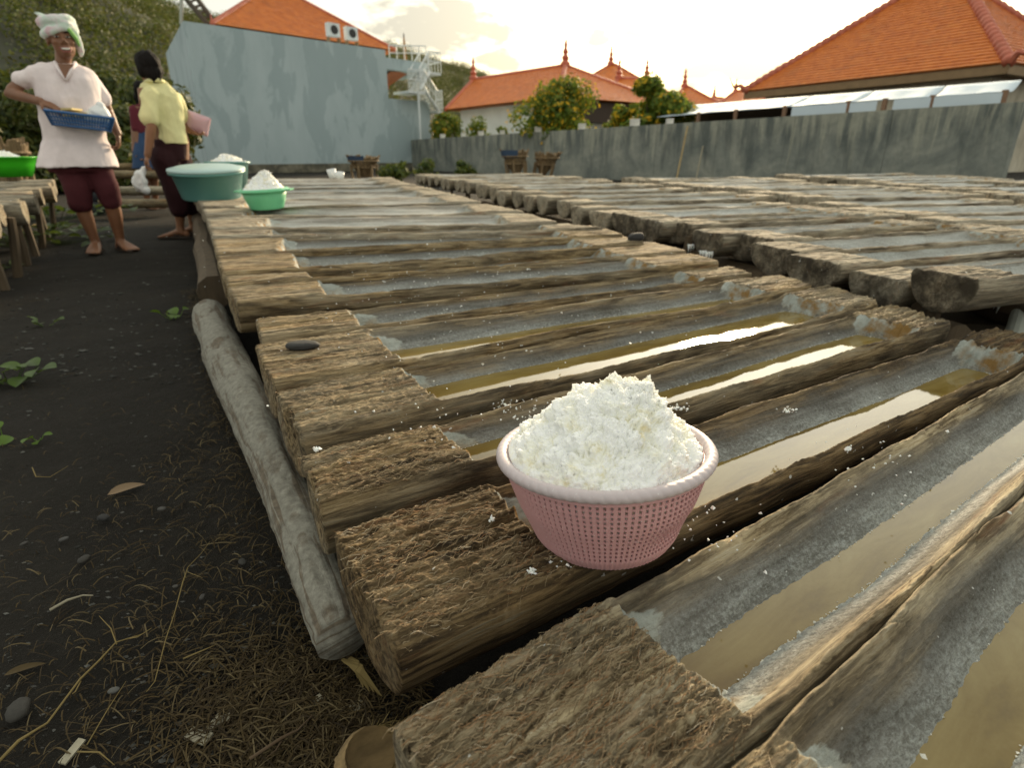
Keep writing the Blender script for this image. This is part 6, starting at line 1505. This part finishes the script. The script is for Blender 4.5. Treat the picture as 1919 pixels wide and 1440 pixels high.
def chips(name, label, n, sampler, mat, smin, smax, seed):
    r_ = np.random.default_rng(seed); V, F = [], []
    for i in range(n):
        p = sampler(r_); s = r_.uniform(smin, smax)*(1 if r_.uniform() < .93 else 1.7); d = r_.normal(0, 1, (6, 3)); d /= np.linalg.norm(d, axis=1)[:, None]; d[:, 2] *= .45
        base = np.array([[1, 0, 0], [-1, 0, 0], [0, 1, 0], [0, -1, 0], [0, 0, .5], [0, 0, -.5]])+d*.3; b0 = len(V)
        V += (p+np.array([0, 0, s*.2])+base*s*np.array([1.2, .8, .8])).tolist(); F += [tuple(b0+q for q in f) for f in ((0, 2, 4), (2, 1, 4), (1, 3, 4), (3, 0, 4), (2, 0, 5), (1, 2, 5), (3, 1, 5), (0, 3, 5))]
    return tag(link(name, mesh(name, np.array(V), F, mat)), label, kind='stuff')
M['grit'] = dry_mat('grit', [(.02, .02, .018), (.04, .04, .035), (.11, .11, .10), (.015, .015, .013), (.03, .027, .02)])
chips('grit', 'small pale stones and shell grit on the black sand', 900, wide, M['grit'], .0012, .0042, 4)
chips('grit', 'grit and bark crumbs in the straw', 900, corner, M['grit'], .0015, .005, 5)
def far_wide(r_):
    x, y = r_.uniform(-10, 420), r_.uniform(400, 720); p = at(x, y, 0); return np.array([p.x, p.y, gzz(p.x, p.y)])
chips('grit', 'scattered light grit on the far part of the path', 700, far_wide, M['grit'], .002, .010, 6)
# single stems, sticks, leaves, pebbles
def stem(label, px, r, mat, cat='stalk', name='dry_stalk', branches=()):
    P = [at(x, y, 0)+Vector((0, 0, r+.003+.004*(k % 2))) for k, (x, y) in enumerate(px)]
    t = thing(name, label, cat, P[0]); k = len(P)
    MB().tube(P, [r*.72*(1-.55*i/(k-1))*(1+.15*math.sin(i*2.1)) for i in range(k)], 6).obj('stalk', mat, t, P[0], True)
    for b in branches: Q = [at(x, y, 0)+Vector((0, 0, .006+.006*j)) for j, (x, y) in enumerate(b)]; MB().tube(Q, [r*.38, r*.3, r*.15][:len(Q)], 5).obj('side_twig', mat, t, P[0])
S = M['straw_pale']
stem('long yellow stalk running out of the lower left corner', [(0, 1436), (40, 1400), (92, 1362), (154, 1284), (188, 1245), (221, 1214), (266, 1196)], .0028, S, branches=[[(154, 1284), (146, 1310), (143, 1320)], [(221, 1214), (212, 1190), (192, 1172)], [(240, 1204), (262, 1206), (290, 1195)]])
stem('thin straight straw stalk in the middle of the ground', [(353, 1070), (345, 1100), (330, 1150), (314, 1206), (292, 1283), (278, 1306)], .0016, S, branches=[[(353, 1078), (372, 1090), (384, 1100)], [(353, 1070), (380, 1048), (398, 1030)]])
stem('fine grass blade lying near the lower edge', [(165, 1402), (205, 1340), (238, 1282)], .0012, S)
stem('pale curved stick by itself on the black sand', [(96, 1150), (130, 1135), (158, 1122), (178, 1126)], .0032, simple('pale_stick', (.30, .27, .19), .8), 'stick', 'stick')
stem('bent straw at the lower edge of the ground', [(148, 1415), (190, 1420), (217, 1440)], .0016, S)
stem('brown root like twig below the nearest trough', [(470, 1430), (530, 1395), (560, 1375), (588, 1352)], .003, simple('root_brown', (.10, .065, .035), .9), 'twig', 'twig', branches=[[(530, 1395), (520, 1420), (505, 1440)]])
stem('thin yellow grass stem left of the middle', [(62, 880), (70, 900), (95, 898), (130, 880)], .0016, S)
stem('yellowish stick lying by the troughs left of the path', [(25, 444), (45, 434), (78, 419)], .012, S, 'stick', 'stick')
stem('short dry stem in the straw beside the beam', [(345, 1240), (388, 1226), (410, 1212)], .0016, S)
for k, (x, y, s, c, lab) in enumerate(((304, 955, .012, (.22, .21, .19), 'pale grey pebble near the middle of the ground'), (120, 1012, .011, (.20, .195, .18), 'light pebble left of the pale grey one'), (158, 1050, .016, (.12, .11, .09), 'elongated brown grey pebble'),
                             (36, 1334, .026, (.13, .12, .10), 'large flat stone half sunk in the lower left'), (195, 972, .018, (.06, .058, .055), 'dark flat stone in the sand'), (214, 1296, .010, (.34, .34, .31), 'white shell like pebble among the straw'),
                             (46, 1020, .009, (.15, .14, .12), 'small grey pebble at the left'), (380, 1120, .009, (.16, .15, .13), 'small pebble near the straw stalk'), (455, 1055, .013, (.10, .095, .08), 'greyish pebble beside the beam'), (330, 1100, .007, (.2, .19, .16), 'tiny pale pebble by the straw stalk'))):
    p = at(x, y, 0); stone(lab, p+Vector((0, 0, s*.10)), (s*.75, s*.5, s*.28), tuple(q*.27 for q in c), 20+k, k*.7, cat='pebble', group='pebbles on the black sand', name='pebble')
M['chip'] = simple('pale_chip', (.36, .33, .24), .8, .2, 30)
for k, (x, y, a, l_, w_, lab) in enumerate(((135, 1407, 80, .030, .010, 'pale upright wood chip near the lower edge'), (418, 1346, 20, .016, .010, 'small white chip in the straw'), (371, 1375, -20, .034, .016, 'grey flake of bark in the straw'), (589, 1312, 40, .022, .009, 'white chip near the end of the beam'), (666, 1322, 40, .022, .014, 'pale square chip by the nearest trough'), (402, 1352, 70, .022, .01, 'tan wood chip in the straw'))):
    p = at(x, y, 0); mb = MB(); mb.box((0, 0, 0), (l_, w_, .003)); o = mb.obj('wood_chip', M['chip']); o.location = (p.x, p.y, gzz(p.x, p.y)+.007); o.rotation_euler = (R(6), R(-5), R(a)); tag(o, lab, 'chip', 'wood chips in the straw')
# one curled brown leaf
def leaf_mesh(name, L, W, curl=.2, n=8, fold=.25, tip=1.0, heart=False):
    V, F = [], []
    for i in range(n+1):
        u = i/n; w_ = W*(math.sin(math.pi*u**.75)**.8 if not heart else (math.sin(math.pi*min(1, u*.92+.08))**.62))*(.5 if u in (0, 1) else 1)
        for s in (-1, -.5, 0, .5, 1): V.append((u*L, s*w_/2, curl*L*(u*(1-u))*1.2+abs(s)*w_*fold*.5 - (0 if not heart else .05*L*u*u)))
    for i in range(n):
        for k in range(4): F.append((i*5+k, (i+1)*5+k, (i+1)*5+k+1, i*5+k+1))
    return mesh(name, V, F, None, True)
p = at(232, 920, 0); me = leaf_mesh('dry_leaf', .072, .026, .25); me.materials.append(simple('dry_leaf_brown', (.17, .11, .055), .7)); o = link('dry_leaf', me); o.location = (p.x-.03, p.y-.01, gzz(p.x, p.y)+.008); o.rotation_euler = (R(12), 0, R(38)); tag(o, 'curled brown leaf lying on the black sand', 'leaf')
p = at(45, 1262, 0); me = leaf_mesh('dry_leaf', .05, .014, .2); me.materials.append(M['straw']); o = link('dry_leaf', me); o.location = (p.x-.03, p.y, gzz(p.x, p.y)+.006); o.rotation_euler = (0, 0, R(25)); tag(o, 'narrow dark dry leaf at the left edge of the ground', 'leaf')
# creeping beach plants
def cpmat(name, a, b_):
    return leafmat(name, [a, tuple((x+y)/2 for x, y in zip(a, b_)), b_], .3, .45, 20, .4)
M['creeper'] = cpmat('creeper_leaf', (.030, .062, .012), (.085, .14, .028)); M['creeper_bright'] = cpmat('bright_creeper_leaf', (.05, .11, .008), (.10, .18, .016)); M['creeper_dark'] = cpmat('dark_creeper_leaf', (.016, .032, .008), (.05, .085, .02))
def creeper(label, px, spread, n, size, mat, seed, lift=.03, group='creeping plants on the sand'):
    rr_ = random.Random(seed); p = at(*px, 0); t = thing('creeping_plant', label, 'plant', p, group=group)
    me = leaf_mesh('leaf', size, size*.92, .12, 6, .35, heart=True); me.materials.append(mat); mb = MB(); pts = []
    for i in range(n):
        a = rr_.uniform(0, 6.28); d = spread*rr_.uniform(.05, 1)**.7; h = lift*rr_.uniform(.4, 1.4); c = (math.cos(a)*d*1.3, math.sin(a)*d*.8, h)
        o = link('leaf', me, t); o.location = c; o.rotation_euler = (rr_.uniform(-.5, .5), rr_.uniform(-.45, .3), rr_.uniform(0, 6.28)); s = rr_.uniform(.65, 1.2); o.scale = (s, s, s)
        mb.tube([(c[0]*.3, c[1]*.3, .004), (c[0]*.7, c[1]*.7, h*.5), c], [.0018, .0014, .001], 5)
    mb.obj('stem', mat, t)
creeper('creeping green plant with a cluster of leaves at the left edge', (18, 720), .09, 18, .055, M['creeper'], 1, .04)
creeper('single bright leaf pair at the left edge of the sand', (6, 826), .024, 3, .034, M['creeper_bright'], 2)
creeper('two bright round leaves on the sand near the left edge', (74, 829), .03, 3, .030, M['creeper_bright'], 3, .015)
creeper('bright green seedling left of the beam top', (330, 600), .06, 6, .042, M['creeper_bright'], 4)
creeper('tiny seedling on the open path', (88, 613), .04, 4, .04, M['creeper'], 5)
creeper('broad patch of leaves before the troughs left of the path', (70, 460), .5, 70, .085, M['creeper_dark'], 6, .08)
creeper('dark leaves under the troughs left of the path', (110, 412), .7, 70, .10, M['creeper_dark'], 7, .12)
creeper('leaves hugging the stakes at the left edge', (20, 450), .5, 50, .09, M['creeper_dark'], 8, .10)
creeper('pair of small leaves at the left edge of the path', (12, 505), .12, 5, .09, M['creeper_dark'], 9, .03)
# coconut husk under the nearest trough
p = at(716, 1432, .03); bmx = bmesh.new(); bmesh.ops.create_icosphere(bmx, subdivisions=5, radius=1); V = np.array([v.co[:] for v in bmx.verts]); Fh = [[v.index for v in f.verts] for f in bmx.faces]; bmx.free()
dent = np.where(V[:, 2] > .25, .25+(V[:, 2]-.25)*-.35, V[:, 2]); V[:, 2] = dent
V = V*(1+.10*fbm(V[:, 0]*2, V[:, 1]*9, V[:, 2]*2, 3, 4)[:, None])*np.array([.046, .030, .034])
M['husk'] = simple('coconut_husk', (.24, .165, .075), .9, .4, 45, .004, stretch=(.25, 1, 1)); hk = link('coconut_husk', mesh('coconut_husk', V, Fh, M['husk'], True)); hk.location = (p.x-.012, p.y+.0, .042); hk.rotation_euler = (R(35), R(30), R(58)); tag(hk, 'tan fibrous coconut husk at the end of the nearest troughs', 'husk')
fib = MB()
rr_ = random.Random(9)
for i in range(90):
    a = rr_.uniform(-1.4, 1.4); q = Vector((.044*math.cos(a), .028*math.sin(a), rr_.uniform(-.02, .025))); d = Vector((rr_.uniform(.3, 1), rr_.uniform(-.5, .5), rr_.uniform(-.2, .6))).normalized()*rr_.uniform(.012, .035); fib.tube([q*.9, q+d*.5, q+d+Vector((0, 0, -.004))], [.0006, .0005, .0002], 4)
tag(fib.obj('fibres', M['straw_pale'], hk), kind='stuff')
# bundle of dry leaf strips between the beam and the second trough
p0 = at(650, 1250, .02); t = thing('dry_palm_strips', 'fan of yellowish dry palm strips between beam and troughs', 'leaf strips', p0)
for i in range(9):
    a = at(640+rr_.uniform(0, 22), 1232+rr_.uniform(0, 10), .03); b_ = at(676+i*5+rr_.uniform(-5, 5), 1275+i*3+rr_.uniform(-8, 10), .008); d = (b_-a); s = Vector((-d.y, d.x, 0)).normalized()*.004; m_ = (a+b_)/2+Vector((0, 0, .012))
    MB().add([a-s*.6, a+s*.6, m_-s, m_+s+Vector((0, 0, .003)), b_-s*.2, b_+s*.2], [(0, 2, 3, 1), (2, 4, 5, 3)]).obj('strip', M['straw_pale'], t, p0)
# salt spilled over the troughs
def spill(n, boxes, seed, smin, smax):
    r_ = np.random.default_rng(seed); V, F = [], []
    for (x, y, sx, sy, z, k) in boxes:
        for i in range(k):
            p = np.array(at(r_.normal(x, sx), r_.normal(y, sy), z)); s = r_.uniform(smin, smax)*(1 if r_.uniform() < .9 else 1.8); d = r_.normal(0, 1, (6, 3))*.3; b0 = len(V)
            V += (p+np.array([0, 0, s*.5])+(np.array([[1, 0, 0], [-1, 0, 0], [0, 1, 0], [0, -1, 0], [0, 0, 1], [0, 0, -1]])+d)*s).tolist(); F += [tuple(b0+q for q in f) for f in ((0, 2, 4), (2, 1, 4), (1, 3, 4), (3, 0, 4), (2, 0, 5), (1, 2, 5), (3, 1, 5), (0, 3, 5))]
    return link('spilled_salt', mesh('spilled_salt', np.array(V), F, M['salt']))
o = spill(0, [(594, 843, 3, 1.5, zB+.016, 60), (996, 1073, 3, 2.5, zB+.005, 30), (923, 975, 2, 2, zB+.005, 16), (1060, 1045, 26, 14, zB+.002, 16), (1480, 770, 6, 3, zB+.004, 30), (1588, 842, 3, 2, zA+.01, 26),
              (948, 762, 10, 6, Z0-.448, 50), (1270, 765, 12, 4, Z0-.436, 30), (1000, 770, 30, 12, Z0-.445, 40), (1640, 860, 60, 30, zA-.01, 40), (1300, 990, 60, 30, zB, 40), (800, 760, 60, 40, Z0-.425, 30), (880, 600, 160, 50, Z0-.41, 90), (800, 500, 220, 40, Z0-.385, 110), (700, 430, 160, 22, Z0-.34, 70)], 5, .0008, .0022)
tag(o, 'white crumbs of spilled salt over the troughs of the first row', kind='stuff')
